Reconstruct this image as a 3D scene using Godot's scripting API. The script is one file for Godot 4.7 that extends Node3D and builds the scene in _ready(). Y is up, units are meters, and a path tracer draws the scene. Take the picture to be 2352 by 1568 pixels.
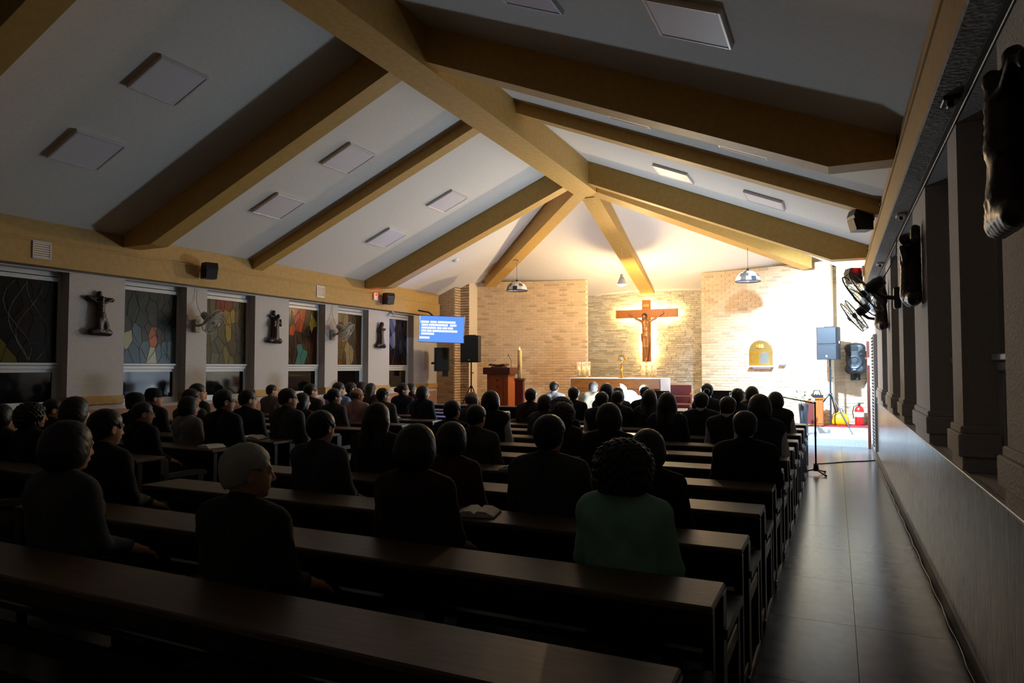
extends Node3D
# A dim parish church during evening adoration: dark nave, lit apse.

const CX := -4.48          # ridge line
const WR := 0.615          # inner face of the right wall
const WL := -9.636         # inner face of the left wall
const CEIL_RIDGE := 5.59
const SLOPE := 0.42
# light energies at one metre
const E_FLOOD := 185.0
const E_PEND := 16.0
const E_CANDLE := 0.03
const E_CROSS := 6.0
const E_TV := 0.9
const E_GLARE := 8.5

var M := {}
var names := {}
var rng := RandomNumberGenerator.new()

# ------------------------------------------------------------------ helpers
func numbered(n: String) -> String:
	if not names.has(n):
		names[n] = 0
		return n
	names[n] += 1
	return "%s_%03d" % [n, names[n]]

func tag(o: Node, label: String, category := "", group := "", kind := ""):
	if label != "":
		o.set_meta("label", label)
	if category != "":
		o.set_meta("category", category)
	if group != "":
		o.set_meta("group", group)
	if kind != "":
		o.set_meta("kind", kind)
	return o

func thing(called: String, label: String, category: String, at := Vector3.ZERO, turn := 0.0, group := "") -> Node3D:
	var o := Node3D.new()
	o.name = numbered(called)
	add_child(o)
	o.position = at
	o.rotation.y = turn
	tag(o, label, category, group)
	return o

func part(called: String, mesh: Mesh, m: Material, parent: Node, xf := Transform3D.IDENTITY) -> MeshInstance3D:
	var o := MeshInstance3D.new()
	o.name = called
	o.mesh = mesh
	if m:
		o.material_override = m
	o.transform = xf
	parent.add_child(o, true)
	return o

func struct(called: String, mesh: Mesh, m: Material, label := "", category := "") -> MeshInstance3D:
	var o := part(numbered(called), mesh, m, self)
	tag(o, label, category, "", "structure")
	return o

func solo(called: String, mesh: Mesh, m: Material, label: String, category: String, xf := Transform3D.IDENTITY, group := "") -> MeshInstance3D:
	var o := part(numbered(called), mesh, m, self, xf)
	tag(o, label, category, group)
	return o

func copy_thing(src: Node3D, label: String, at: Vector3, turn := 0.0, group := "") -> Node3D:
	var base := String(src.name)
	if base.length() > 4 and base[-4] == "_" and base.right(3).is_valid_int():
		base = base.left(base.length() - 4)
	var c: Node3D = src.duplicate()
	c.name = numbered(base)
	add_child(c)
	c.position = at
	c.rotation.y = turn
	tag(c, label, "", group)
	return c

func mat(c: Color, rough := 0.7, metal := 0.0) -> StandardMaterial3D:
	var m := StandardMaterial3D.new()
	m.albedo_color = c
	m.roughness = rough
	m.metallic = metal
	return m

func glow(c: Color, e: float) -> StandardMaterial3D:
	var m := mat(c, 0.6)
	m.emission_enabled = true
	m.emission = c
	m.emission_energy_multiplier = e
	return m

func noise_tex(freq: float, c0: Color, c1: Color, seed_n := 1, size := 512, nrm := false, stretch := Vector2(1, 1)) -> NoiseTexture2D:
	var n := FastNoiseLite.new()
	n.seed = seed_n
	n.frequency = freq
	n.fractal_octaves = 5
	var t := NoiseTexture2D.new()
	t.width = size
	t.height = size
	t.seamless = true
	t.noise = n
	if nrm:
		t.as_normal_map = true
		t.bump_strength = 4.0
	else:
		var g := Gradient.new()
		g.set_color(0, c0)
		g.set_color(1, c1)
		t.color_ramp = g
	return t

func textured(c: Color, spread: float, freq: float, rough: float, uv: Vector3, seed_n := 1, bump := 0.0) -> StandardMaterial3D:
	var m := mat(Color.WHITE, rough)
	var a := Color(c.r * (1.0 - spread), c.g * (1.0 - spread), c.b * (1.0 - spread))
	var b := Color(min(1.0, c.r * (1.0 + spread)), min(1.0, c.g * (1.0 + spread)), min(1.0, c.b * (1.0 + spread)))
	m.albedo_texture = noise_tex(freq, a, b, seed_n)
	m.uv1_triplanar = true
	m.uv1_world_triplanar = true
	m.uv1_scale = uv
	if bump > 0.0:
		m.normal_enabled = true
		m.normal_texture = noise_tex(freq * 2.0, c, c, seed_n + 7, 512, true)
		m.normal_scale = bump
	return m

# ---- SurfaceTool shapes
func new_st() -> SurfaceTool:
	var st := SurfaceTool.new()
	st.begin(Mesh.PRIMITIVE_TRIANGLES)
	st.set_smooth_group(-1)
	return st

func done(st: SurfaceTool) -> ArrayMesh:
	st.generate_normals()
	return st.commit()

func quad(st: SurfaceTool, a: Vector3, b: Vector3, c: Vector3, d: Vector3):
	for p in [a, b, c, a, c, d]:
		st.set_uv(Vector2.ZERO)
		st.add_vertex(p)

func tri(st: SurfaceTool, a: Vector3, b: Vector3, c: Vector3):
	for p in [a, b, c]:
		st.set_uv(Vector2.ZERO)
		st.add_vertex(p)

func box(st: SurfaceTool, mn: Vector3, mx: Vector3, xf := Transform3D.IDENTITY):
	var p: Array[Vector3] = []
	for i in 8:
		p.append(xf * Vector3(mx.x if i & 1 else mn.x, mx.y if i & 2 else mn.y, mx.z if i & 4 else mn.z))
	quad(st, p[0], p[2], p[3], p[1])
	quad(st, p[5], p[7], p[6], p[4])
	quad(st, p[4], p[6], p[2], p[0])
	quad(st, p[1], p[3], p[7], p[5])
	quad(st, p[2], p[6], p[7], p[3])
	quad(st, p[4], p[0], p[1], p[5])

func cbox(st: SurfaceTool, ctr: Vector3, size: Vector3, bv: float, xf := Transform3D.IDENTITY):
	# chamfered box, 44 triangles
	var h := size * 0.5
	var b: float = min(bv, min(h.x, min(h.y, h.z)) * 0.9)
	var sg := [-1.0, 1.0]
	var v := {}
	for i in 8:
		var s := Vector3(1 if i & 1 else -1, 1 if i & 2 else -1, 1 if i & 4 else -1)
		v[i * 3] = xf * (ctr + Vector3(s.x * h.x, s.y * (h.y - b), s.z * (h.z - b)))
		v[i * 3 + 1] = xf * (ctr + Vector3(s.x * (h.x - b), s.y * h.y, s.z * (h.z - b)))
		v[i * 3 + 2] = xf * (ctr + Vector3(s.x * (h.x - b), s.y * (h.y - b), s.z * h.z))
	var o := xf * ctr
	var faces := [[0, [0, 2, 6, 4]], [0, [1, 3, 7, 5]], [1, [0, 1, 5, 4]], [1, [2, 3, 7, 6]], [2, [0, 1, 3, 2]], [2, [4, 5, 7, 6]]]
	for f in faces:
		var q: Array = f[1]
		oquad(st, o, v[q[0] * 3 + f[0]], v[q[1] * 3 + f[0]], v[q[2] * 3 + f[0]], v[q[3] * 3 + f[0]])
	for ax in 3:
		var o1 := (ax + 1) % 3
		var o2 := (ax + 2) % 3
		for s1 in 2:
			for s2 in 2:
				var c0 := (s1 << o1) | (s2 << o2)
				var c1 := c0 | (1 << ax)
				oquad(st, o, v[c0 * 3 + o1], v[c1 * 3 + o1], v[c1 * 3 + o2], v[c0 * 3 + o2])
	for i in 8:
		otri(st, o, v[i * 3], v[i * 3 + 1], v[i * 3 + 2])

func otri(st: SurfaceTool, o: Vector3, a: Vector3, b: Vector3, c: Vector3):
	if (b - a).cross(c - a).dot((a + b + c) / 3.0 - o) > 0.0:
		tri(st, a, c, b)
	else:
		tri(st, a, b, c)

func oquad(st: SurfaceTool, o: Vector3, a: Vector3, b: Vector3, c: Vector3, d: Vector3):
	otri(st, o, a, b, c)
	otri(st, o, a, c, d)

func cb(ctr: Vector3, size: Vector3, bv := 0.006) -> ArrayMesh:
	var st := new_st()
	cbox(st, ctr, size, bv)
	return done(st)

func bx(mn: Vector3, mx: Vector3) -> ArrayMesh:
	var st := new_st()
	box(st, mn, mx)
	return done(st)

func prism(st: SurfaceTool, poly: PackedVector2Array, d0: float, d1: float, xf := Transform3D.IDENTITY):
	# polygon in local xy, extruded along local z from d0 to d1
	var idx := Geometry2D.triangulate_polygon(poly)
	var area := 0.0
	var n := poly.size()
	for i in n:
		area += poly[i].cross(poly[(i + 1) % n])
	for i in range(0, idx.size(), 3):
		var a := poly[idx[i]]
		var b := poly[idx[i + 1]]
		var c := poly[idx[i + 2]]
		if (b - a).cross(c - a) < 0.0:
			var t := b
			b = c
			c = t
		# ccw seen from +z ; clockwise = front
		tri(st, xf * Vector3(a.x, a.y, d1), xf * Vector3(c.x, c.y, d1), xf * Vector3(b.x, b.y, d1))
		tri(st, xf * Vector3(a.x, a.y, d0), xf * Vector3(b.x, b.y, d0), xf * Vector3(c.x, c.y, d0))
	for i in n:
		var a := poly[i]
		var b := poly[(i + 1) % n]
		if area < 0.0:
			var t := a
			a = b
			b = t
		quad(st, xf * Vector3(a.x, a.y, d0), xf * Vector3(a.x, a.y, d1), xf * Vector3(b.x, b.y, d1), xf * Vector3(b.x, b.y, d0))

func tube(st: SurfaceTool, pts: Array, r: float, seg := 8, r2 := -1.0, caps := true):
	st.set_smooth_group(0)
	var n := pts.size()
	var rings := []
	var prev := Vector3.ZERO
	for i in n:
		var dir: Vector3
		if i == 0:
			dir = pts[1] - pts[0]
		elif i == n - 1:
			dir = pts[n - 1] - pts[n - 2]
		else:
			dir = (pts[i + 1] - pts[i]).normalized() + (pts[i] - pts[i - 1]).normalized()
		dir = dir.normalized()
		var u := prev
		if i == 0:
			u = dir.cross(Vector3.UP)
			if u.length() < 0.05:
				u = dir.cross(Vector3.RIGHT)
		u = (u - dir * u.dot(dir)).normalized()
		prev = u
		var w := dir.cross(u)
		var rr := r if r2 < 0.0 else lerpf(r, r2, float(i) / (n - 1))
		var ring := []
		for s in seg:
			var a := TAU * s / seg
			ring.append(pts[i] + (u * cos(a) + w * sin(a)) * rr)
		rings.append(ring)
	for i in n - 1:
		for s in seg:
			var s2 := (s + 1) % seg
			quad(st, rings[i][s], rings[i][s2], rings[i + 1][s2], rings[i + 1][s])
	st.set_smooth_group(-1)
	if caps:
		for s in seg:
			var s2 := (s + 1) % seg
			tri(st, pts[0], rings[0][s2], rings[0][s])
			tri(st, pts[n - 1], rings[n - 1][s], rings[n - 1][s2])

func tubem(pts: Array, r: float, seg := 8, r2 := -1.0) -> ArrayMesh:
	var st := new_st()
	tube(st, pts, r, seg, r2)
	return done(st)

func lathe(st: SurfaceTool, prof: Array, seg := 20, xf := Transform3D.IDENTITY, smooth := true):
	# prof: [radius, y] from bottom to top
	st.set_smooth_group(0 if smooth else -1)
	for i in prof.size() - 1:
		for s in seg:
			var a := TAU * s / seg
			var b := TAU * (s + 1) / seg
			var p0 := xf * Vector3(cos(a) * prof[i][0], prof[i][1], sin(a) * prof[i][0])
			var p1 := xf * Vector3(cos(b) * prof[i][0], prof[i][1], sin(b) * prof[i][0])
			var p2 := xf * Vector3(cos(b) * prof[i + 1][0], prof[i + 1][1], sin(b) * prof[i + 1][0])
			var p3 := xf * Vector3(cos(a) * prof[i + 1][0], prof[i + 1][1], sin(a) * prof[i + 1][0])
			if prof[i][0] > 0.0001:
				tri(st, p0, p1, p2)
			if prof[i + 1][0] > 0.0001:
				tri(st, p0, p2, p3)
	st.set_smooth_group(-1)

func lathem(prof: Array, seg := 20, smooth := true) -> ArrayMesh:
	var st := new_st()
	lathe(st, prof, seg, Transform3D.IDENTITY, smooth)
	return done(st)

func at_pos(p: Vector3) -> Transform3D:
	return Transform3D(Basis.IDENTITY, p)

func rot_y(a: float, p := Vector3.ZERO) -> Transform3D:
	return Transform3D(Basis(Vector3.UP, a), p)

func ceil_y(x: float) -> float:
	return CEIL_RIDGE - SLOPE * absf(x - CX)

# ---- signed distance fields, meshed as surface nets
func fld(mn: Vector3, mx: Vector3, cell: float) -> Dictionary:
	var n := Vector3i(((mx - mn) / cell).ceil()) + Vector3i.ONE
	var f := PackedFloat32Array()
	f.resize(n.x * n.y * n.z)
	f.fill(1.0)
	return {"o": mn, "n": n, "c": cell, "f": f}

func f_range(F: Dictionary, lo: Vector3, hi: Vector3) -> Array:
	var c: float = F.c
	var n: Vector3i = F.n
	var a := Vector3i(((lo - F.o) / c).floor()).clamp(Vector3i.ZERO, n - Vector3i.ONE)
	var b := Vector3i(((hi - F.o) / c).ceil()).clamp(Vector3i.ZERO, n - Vector3i.ONE)
	return [a, b]

func f_cap(F: Dictionary, a: Vector3, b: Vector3, ra: float, rb: float, k := 0.03, sub := false):
	var c: float = F.c
	var n: Vector3i = F.n
	var o: Vector3 = F.o
	var f: PackedFloat32Array = F.f
	var m := maxf(ra, rb) + k + c * 2.5
	var mv := Vector3(m, m, m)
	var rg := f_range(F, Vector3(minf(a.x, b.x), minf(a.y, b.y), minf(a.z, b.z)) - mv, Vector3(maxf(a.x, b.x), maxf(a.y, b.y), maxf(a.z, b.z)) + mv)
	var i0: Vector3i = rg[0]
	var i1: Vector3i = rg[1]
	var ab := b - a
	var l2 := maxf(ab.length_squared(), 0.000001)
	for z in range(i0.z, i1.z + 1):
		for y in range(i0.y, i1.y + 1):
			var row := (z * n.y + y) * n.x
			for x in range(i0.x, i1.x + 1):
				var p := o + Vector3(x, y, z) * c - a
				var t := clampf(p.dot(ab) / l2, 0.0, 1.0)
				var d := (p - ab * t).length() - (ra + (rb - ra) * t)
				var e := f[row + x]
				if sub:
					d = -d
					var hh := maxf(k - absf(d - e), 0.0) / k
					f[row + x] = maxf(d, e) + hh * hh * k * 0.25
				else:
					var h := maxf(k - absf(d - e), 0.0) / k
					f[row + x] = minf(d, e) - h * h * k * 0.25
	F.f = f

func f_ell(F: Dictionary, ctr: Vector3, r: Vector3, k := 0.03, sub := false, bs := Basis.IDENTITY):
	var c: float = F.c
	var n: Vector3i = F.n
	var o: Vector3 = F.o
	var f: PackedFloat32Array = F.f
	var m := maxf(r.x, maxf(r.y, r.z)) + k + c * 2.5
	var mv := Vector3(m, m, m)
	var rg := f_range(F, ctr - mv, ctr + mv)
	var i0: Vector3i = rg[0]
	var i1: Vector3i = rg[1]
	var inv := bs.inverse()
	for z in range(i0.z, i1.z + 1):
		for y in range(i0.y, i1.y + 1):
			var row := (z * n.y + y) * n.x
			for x in range(i0.x, i1.x + 1):
				var p := inv * (o + Vector3(x, y, z) * c - ctr)
				var q := p / r
				var k0 := q.length()
				var k1 := maxf((q / r).length(), 0.0001)
				var d := k0 * (k0 - 1.0) / k1
				var e := f[row + x]
				if sub:
					d = -d
					var hh := maxf(k - absf(d - e), 0.0) / k
					f[row + x] = maxf(d, e) + hh * hh * k * 0.25
				else:
					var h := maxf(k - absf(d - e), 0.0) / k
					f[row + x] = minf(d, e) - h * h * k * 0.25
	F.f = f

func f_keep(F: Dictionary, nrm: Vector3, dist: float):
	# keep the side where nrm.p < dist
	var c: float = F.c
	var n: Vector3i = F.n
	var o: Vector3 = F.o
	var f: PackedFloat32Array = F.f
	for z in n.z:
		for y in n.y:
			var row := (z * n.y + y) * n.x
			for x in n.x:
				f[row + x] = maxf(f[row + x], nrm.dot(o + Vector3(x, y, z) * c) - dist)
	F.f = f

func f_bumps(F: Dictionary, amp: float, freq: float):
	var c: float = F.c
	var n: Vector3i = F.n
	var f: PackedFloat32Array = F.f
	for z in n.z:
		for y in n.y:
			var row := (z * n.y + y) * n.x
			for x in n.x:
				if absf(f[row + x]) < 0.05:
					f[row + x] += amp * sin(x * c * freq) * sin(y * c * freq * 1.1 + 0.7) * sin(z * c * freq * 0.9 + 1.3)
	F.f = f

func f_mesh(F: Dictionary, paint := false) -> Array:
	var c: float = F.c
	var n: Vector3i = F.n
	var o: Vector3 = F.o
	var f: PackedFloat32Array = F.f
	var sx := 1
	var sy := n.x
	var sz := n.x * n.y
	var vid := PackedInt32Array()
	vid.resize(f.size())
	vid.fill(-1)
	var verts := PackedVector3Array()
	var lim := c * 2.0
	var off := [0, sx, sy, sx + sy, sz, sx + sz, sy + sz, sx + sy + sz]
	var edges := [[0, 1], [2, 3], [4, 5], [6, 7], [0, 2], [1, 3], [4, 6], [5, 7], [0, 4], [1, 5], [2, 6], [3, 7]]
	for z in n.z - 1:
		for y in n.y - 1:
			var row := (z * n.y + y) * n.x
			for x in n.x - 1:
				var i := row + x
				var v0 := f[i]
				if v0 > lim or v0 < -lim:
					continue
				var cnt := 0
				for k in 8:
					if f[i + off[k]] < 0.0:
						cnt += 1
				if cnt == 0 or cnt == 8:
					continue
				var s := Vector3.ZERO
				var m := 0
				for e in edges:
					var fa := f[i + off[e[0]]]
					var fb := f[i + off[e[1]]]
					if (fa < 0.0) != (fb < 0.0):
						var t := fa / (fa - fb)
						var pa := Vector3(e[0] & 1, (e[0] >> 1) & 1, e[0] >> 2)
						var pb := Vector3(e[1] & 1, (e[1] >> 1) & 1, e[1] >> 2)
						s += pa + (pb - pa) * t
						m += 1
				vid[i] = verts.size()
				verts.append(o + (Vector3(x, y, z) + s / m) * c)
	var idx := PackedInt32Array()
	var st3 := [sx, sy, sz]
	for z in range(1, n.z - 1):
		for y in range(1, n.y - 1):
			var row := (z * n.y + y) * n.x
			for x in range(1, n.x - 1):
				var i := row + x
				var v0 := f[i]
				if v0 > lim or v0 < -lim:
					continue
				for ax in 3:
					var v1 := f[i + st3[ax]]
					if (v0 < 0.0) == (v1 < 0.0):
						continue
					var a: int = st3[(ax + 1) % 3]
					var b: int = st3[(ax + 2) % 3]
					var q00 := vid[i - a - b]
					var q10 := vid[i - b]
					var q11 := vid[i]
					var q01 := vid[i - a]
					if q00 < 0 or q10 < 0 or q11 < 0 or q01 < 0:
						continue
					if v0 < 0.0:
						idx.append_array([q00, q01, q11, q00, q11, q10])
					else:
						idx.append_array([q00, q10, q11, q00, q11, q01])
	var nr := PackedVector3Array()
	nr.resize(verts.size())
	for t in range(0, idx.size(), 3):
		var p := verts[idx[t]]
		var fn := (verts[idx[t + 2]] - p).cross(verts[idx[t + 1]] - p)
		for k in 3:
			nr[idx[t + k]] += fn
	var cols := PackedColorArray()
	cols.resize(verts.size())
	for i in verts.size():
		nr[i] = nr[i].normalized()
		cols[i] = head_paint(verts[i]) if paint else Color.WHITE
	var arr := []
	arr.resize(Mesh.ARRAY_MAX)
	arr[Mesh.ARRAY_VERTEX] = verts
	arr[Mesh.ARRAY_NORMAL] = nr
	arr[Mesh.ARRAY_COLOR] = cols
	arr[Mesh.ARRAY_INDEX] = idx
	return arr

func arr_mesh(list: Array) -> ArrayMesh:
	# list of [arrays, Transform3D] joined into one surface
	var v := PackedVector3Array()
	var nr := PackedVector3Array()
	var co := PackedColorArray()
	var ix := PackedInt32Array()
	for e in list:
		var a: Array = e[0]
		var xf: Transform3D = e[1]
		var b0 := v.size()
		var flip := xf.basis.determinant() < 0.0
		var nb := xf.basis.inverse().transposed()
		v.append_array(xf * (a[Mesh.ARRAY_VERTEX] as PackedVector3Array))
		for q in a[Mesh.ARRAY_NORMAL] as PackedVector3Array:
			nr.append((nb * q).normalized())
		co.append_array(a[Mesh.ARRAY_COLOR])
		var src: PackedInt32Array = a[Mesh.ARRAY_INDEX]
		for t in range(0, src.size(), 3):
			ix.append(b0 + src[t])
			ix.append(b0 + src[t + (2 if flip else 1)])
			ix.append(b0 + src[t + (1 if flip else 2)])
	var arr := []
	arr.resize(Mesh.ARRAY_MAX)
	arr[Mesh.ARRAY_VERTEX] = v
	arr[Mesh.ARRAY_NORMAL] = nr
	arr[Mesh.ARRAY_COLOR] = co
	arr[Mesh.ARRAY_INDEX] = ix
	var m := ArrayMesh.new()
	m.add_surface_from_arrays(Mesh.PRIMITIVE_TRIANGLES, arr)
	return m

func one(F: Dictionary) -> ArrayMesh:
	return arr_mesh([[f_mesh(F), Transform3D.IDENTITY]])

func head_paint(p: Vector3) -> Color:
	if p.z < -0.05:
		for s in [-1.0, 1.0]:
			var e := p - Vector3(s * 0.031, 0.078, -0.088)
			if Vector2(e.x, e.y * 2.0).length() < 0.013:
				return Color(0.10, 0.07, 0.06)
			var b := p - Vector3(s * 0.032, 0.100, -0.09)
			if absf(b.x) < 0.021 and absf(b.y) < 0.005:
				return Color(0.14, 0.10, 0.08)
		if absf(p.x) < 0.024 and absf(p.y - 0.018) < 0.008 and p.z < -0.075:
			return Color(0.75, 0.42, 0.40)
	return Color.WHITE

# ------------------------------------------------------------------ lights, camera
func set_view():
	var cam := Camera3D.new()
	cam.name = "camera"
	add_child(cam)
	cam.position = Vector3(0, 1.5, 0)
	cam.rotation = Vector3(deg_to_rad(2.228), deg_to_rad(25.324), 0)
	cam.fov = 53.13
	cam.near = 0.05
	cam.far = 60.0
	cam.current = true
	var we := WorldEnvironment.new()
	we.name = "environment"
	var e := Environment.new()
	e.background_mode = Environment.BG_COLOR
	e.background_color = Color(0.004, 0.005, 0.008)
	e.tonemap_mode = Environment.TONE_MAPPER_LINEAR
	e.tonemap_exposure = 0.9
	e.sdfgi_enabled = true
	e.ssao_enabled = true
	e.ssil_enabled = true
	we.environment = e
	add_child(we)

func spot(parent: Node, at: Vector3, to: Vector3, c: Color, energy: float, ang: float, size := 0.1, atten := 1.0) -> SpotLight3D:
	var s := SpotLight3D.new()
	s.name = "lamp_light"
	parent.add_child(s, true)
	s.transform = Transform3D(Basis.looking_at(to - at, Vector3.UP), at)
	s.light_color = c
	s.light_energy = energy
	s.spot_range = 40.0
	s.spot_attenuation = 2.0
	s.spot_angle = ang
	s.spot_angle_attenuation = atten
	s.light_size = size
	s.shadow_enabled = true
	return s

func omni(parent: Node, at: Vector3, c: Color, energy: float, size := 0.03) -> OmniLight3D:
	var l := OmniLight3D.new()
	l.name = "lamp_light"
	parent.add_child(l, true)
	l.position = at
	l.light_color = c
	l.light_energy = energy
	l.omni_range = 40.0
	l.omni_attenuation = 2.0
	l.light_size = size
	l.shadow_enabled = true
	return l

func area(parent: Node, at: Vector3, to: Vector3, size: Vector2, c: Color, energy: float):
	var l := AreaLight3D.new()
	l.name = "lamp_light"
	parent.add_child(l, true)
	l.transform = Transform3D(Basis.looking_at(to - at, Vector3.UP), at)
	l.area_size = size
	l.light_color = c
	l.light_energy = energy
	l.area_range = 40.0
	l.area_attenuation = 2.0
	l.shadow_enabled = true
	return l

func make_materials():
	M.ceiling = textured(Color(0.87, 0.86, 0.84), 0.03, 0.05, 0.95, Vector3(0.7, 0.7, 0.7), 3)
	M.beam = textured(Color(0.75, 0.60, 0.32), 0.05, 0.03, 0.6, Vector3(0.6, 0.6, 0.6), 5)
	M.wall = textured(Color(0.74, 0.72, 0.71), 0.04, 0.06, 0.85, Vector3(0.8, 0.8, 0.8), 9, 0.4)
	M.wall_low = textured(Color(0.62, 0.46, 0.40), 0.05, 0.05, 0.7, Vector3(0.6, 0.6, 0.6), 10)
	M.ochre = textured(Color(0.69, 0.55, 0.31), 0.05, 0.03, 0.65, Vector3(0.6, 0.6, 0.6), 6)
	M.soffit = textured(Color(0.62, 0.61, 0.59), 0.10, 0.04, 0.8, Vector3(0.7, 0.7, 0.7), 12, 0.6)
	M.wainscot = textured(Color(0.51, 0.50, 0.50), 0.35, 0.03, 0.26, Vector3(3.0, 0.12, 3.0), 21)
	M.baseboard = mat(Color(0.30, 0.26, 0.23), 0.5)
	M.tile = []
	for k in 3:
		var t := textured(Color(0.31, 0.31, 0.31) * (0.96 + 0.04 * k), 0.16, 0.02, 0.22, Vector3(0.5, 0.5, 0.5), 30 + k)
		t.metallic_specular = 0.28
		M.tile.append(t)
	M.grout = mat(Color(0.16, 0.15, 0.14), 0.9)
	M.mortar = textured(Color(0.83, 0.77, 0.67), 0.05, 0.08, 0.95, Vector3(1, 1, 1), 40)
	M.brick = []
	for c in [Color(0.74, 0.64, 0.52), Color(0.72, 0.62, 0.50), Color(0.76, 0.66, 0.54), Color(0.66, 0.57, 0.46), Color(0.77, 0.66, 0.53)]:
		M.brick.append(textured(c, 0.08, 0.08, 0.9, Vector3(2, 2, 2), 44))
	M.stone = []
	for c in [Color(0.74, 0.71, 0.65), Color(0.71, 0.68, 0.62), Color(0.77, 0.74, 0.67), Color(0.67, 0.64, 0.58)]:
		M.stone.append(textured(c, 0.10, 0.08, 0.95, Vector3(3, 3, 3), 50, 0.8))
	M.carpet = textured(Color(0.50, 0.10, 0.13), 0.15, 0.2, 0.98, Vector3(2, 2, 2), 55)
	M.step = textured(Color(0.62, 0.62, 0.62), 0.06, 0.05, 0.45, Vector3(1, 1, 1), 56)
	M.white_metal = mat(Color(0.74, 0.74, 0.75), 0.35)
	M.panel = mat(Color(0.88, 0.86, 0.88), 0.5)
	M.panel_frame = mat(Color(0.80, 0.79, 0.80), 0.35, 0.2)
	M.lead_bright = mat(Color(0.42, 0.42, 0.42), 0.4, 0.5)
	M.lead = mat(Color(0.16, 0.16, 0.17), 0.45, 0.5)
	M.dark_glass = mat(Color(0.03, 0.035, 0.045), 0.06)
	M.pew = textured(Color(0.13, 0.07, 0.042), 0.25, 0.02, 0.38, Vector3(0.3, 3.0, 3.0), 60)
	M.ledge = textured(Color(0.34, 0.27, 0.20), 0.18, 0.02, 0.42, Vector3(0.3, 3.0, 3.0), 61)
	M.pad = mat(Color(0.18, 0.08, 0.06), 0.8)
	M.black = mat(Color(0.03, 0.03, 0.035), 0.45)
	M.black_matte = mat(Color(0.025, 0.025, 0.028), 0.8)
	M.speaker = textured(Color(0.055, 0.06, 0.075), 0.1, 0.3, 0.55, Vector3(2, 2, 2), 63)
	M.grille = textured(Color(0.085, 0.10, 0.13), 0.25, 0.5, 0.5, Vector3(6, 6, 6), 64)
	M.steel = mat(Color(0.20, 0.21, 0.23), 0.35, 0.6)
	M.chrome = mat(Color(0.75, 0.75, 0.76), 0.2, 0.9)
	M.gold = mat(Color(0.90, 0.68, 0.28), 0.25, 0.9)
	M.brass = mat(Color(0.62, 0.50, 0.26), 0.35, 0.8)
	M.bronze = mat(Color(0.60, 0.40, 0.24), 0.35, 0.25)
	M.statue = mat(Color(0.17, 0.095, 0.065), 0.4)
	M.cross_wood = textured(Color(0.60, 0.34, 0.10), 0.10, 0.02, 0.5, Vector3(3, 0.4, 3), 66)
	M.altar_wood = textured(Color(0.60, 0.36, 0.14), 0.16, 0.02, 0.42, Vector3(0.4, 3, 0.4), 67)
	M.lectern_wood = textured(Color(0.58, 0.31, 0.11), 0.10, 0.02, 0.45, Vector3(3, 0.4, 3), 68)
	M.dark_wood = textured(Color(0.30, 0.13, 0.07), 0.12, 0.02, 0.42, Vector3(3, 0.4, 3), 69)
	M.maroon = mat(Color(0.36, 0.10, 0.08), 0.5)
	M.cloth = mat(Color(0.90, 0.90, 0.92), 0.9)
	M.wax = mat(Color(0.84, 0.72, 0.42), 0.5)
	M.wax.subsurf_scatter_enabled = true
	M.wax.subsurf_scatter_strength = 0.3
	M.paper = mat(Color(0.88, 0.87, 0.84), 0.9)
	M.glass = mat(Color(0.95, 0.95, 0.92, 0.04), 0.02)
	M.glass.transparency = BaseMaterial3D.TRANSPARENCY_ALPHA
	M.flame = glow(Color(1.0, 0.82, 0.50), 9.0)
	M.led_red = glow(Color(1.0, 0.10, 0.05), 2.0)
	M.leaf = mat(Color(0.16, 0.30, 0.09), 0.6)
	M.leaf2 = mat(Color(0.36, 0.42, 0.16), 0.6)
	M.petal = mat(Color(0.93, 0.93, 0.88), 0.8)
	M.yellow = mat(Color(0.88, 0.62, 0.06), 0.5)
	M.red = mat(Color(0.70, 0.08, 0.06), 0.35)
	M.white = mat(Color(0.85, 0.85, 0.85), 0.6)
	M.fan_light = mat(Color(0.62, 0.61, 0.57), 0.4)
	M.fan_dark = mat(Color(0.05, 0.055, 0.055), 0.4)
	M.clear_blade = mat(Color(0.55, 0.58, 0.60, 0.55), 0.15)
	M.clear_blade.transparency = BaseMaterial3D.TRANSPARENCY_ALPHA
	M.skin = mat(Color(0.76, 0.57, 0.45), 0.6)
	M.skin.vertex_color_use_as_albedo = true

# ------------------------------------------------------------------ the shell
const WIN_L := [[-2.05, -3.2], [-3.55, -4.62], [-4.85, -5.93], [-6.76, -7.84], [-8.245, -9.31], [-10.17, -11.22], [-11.63, -12.69], [-13.5, -14.54]]
const WIN_R := [[-1.2, -2.3], [-3.31, -4.35], [-4.67, -5.77], [-6.67, -7.77], [-8.25, -9.28], [-10.13, -11.18]]
const WIN_TOP := 2.83
const WIN_BOT := 0.945
const Z_BACK := 5.0

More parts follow.
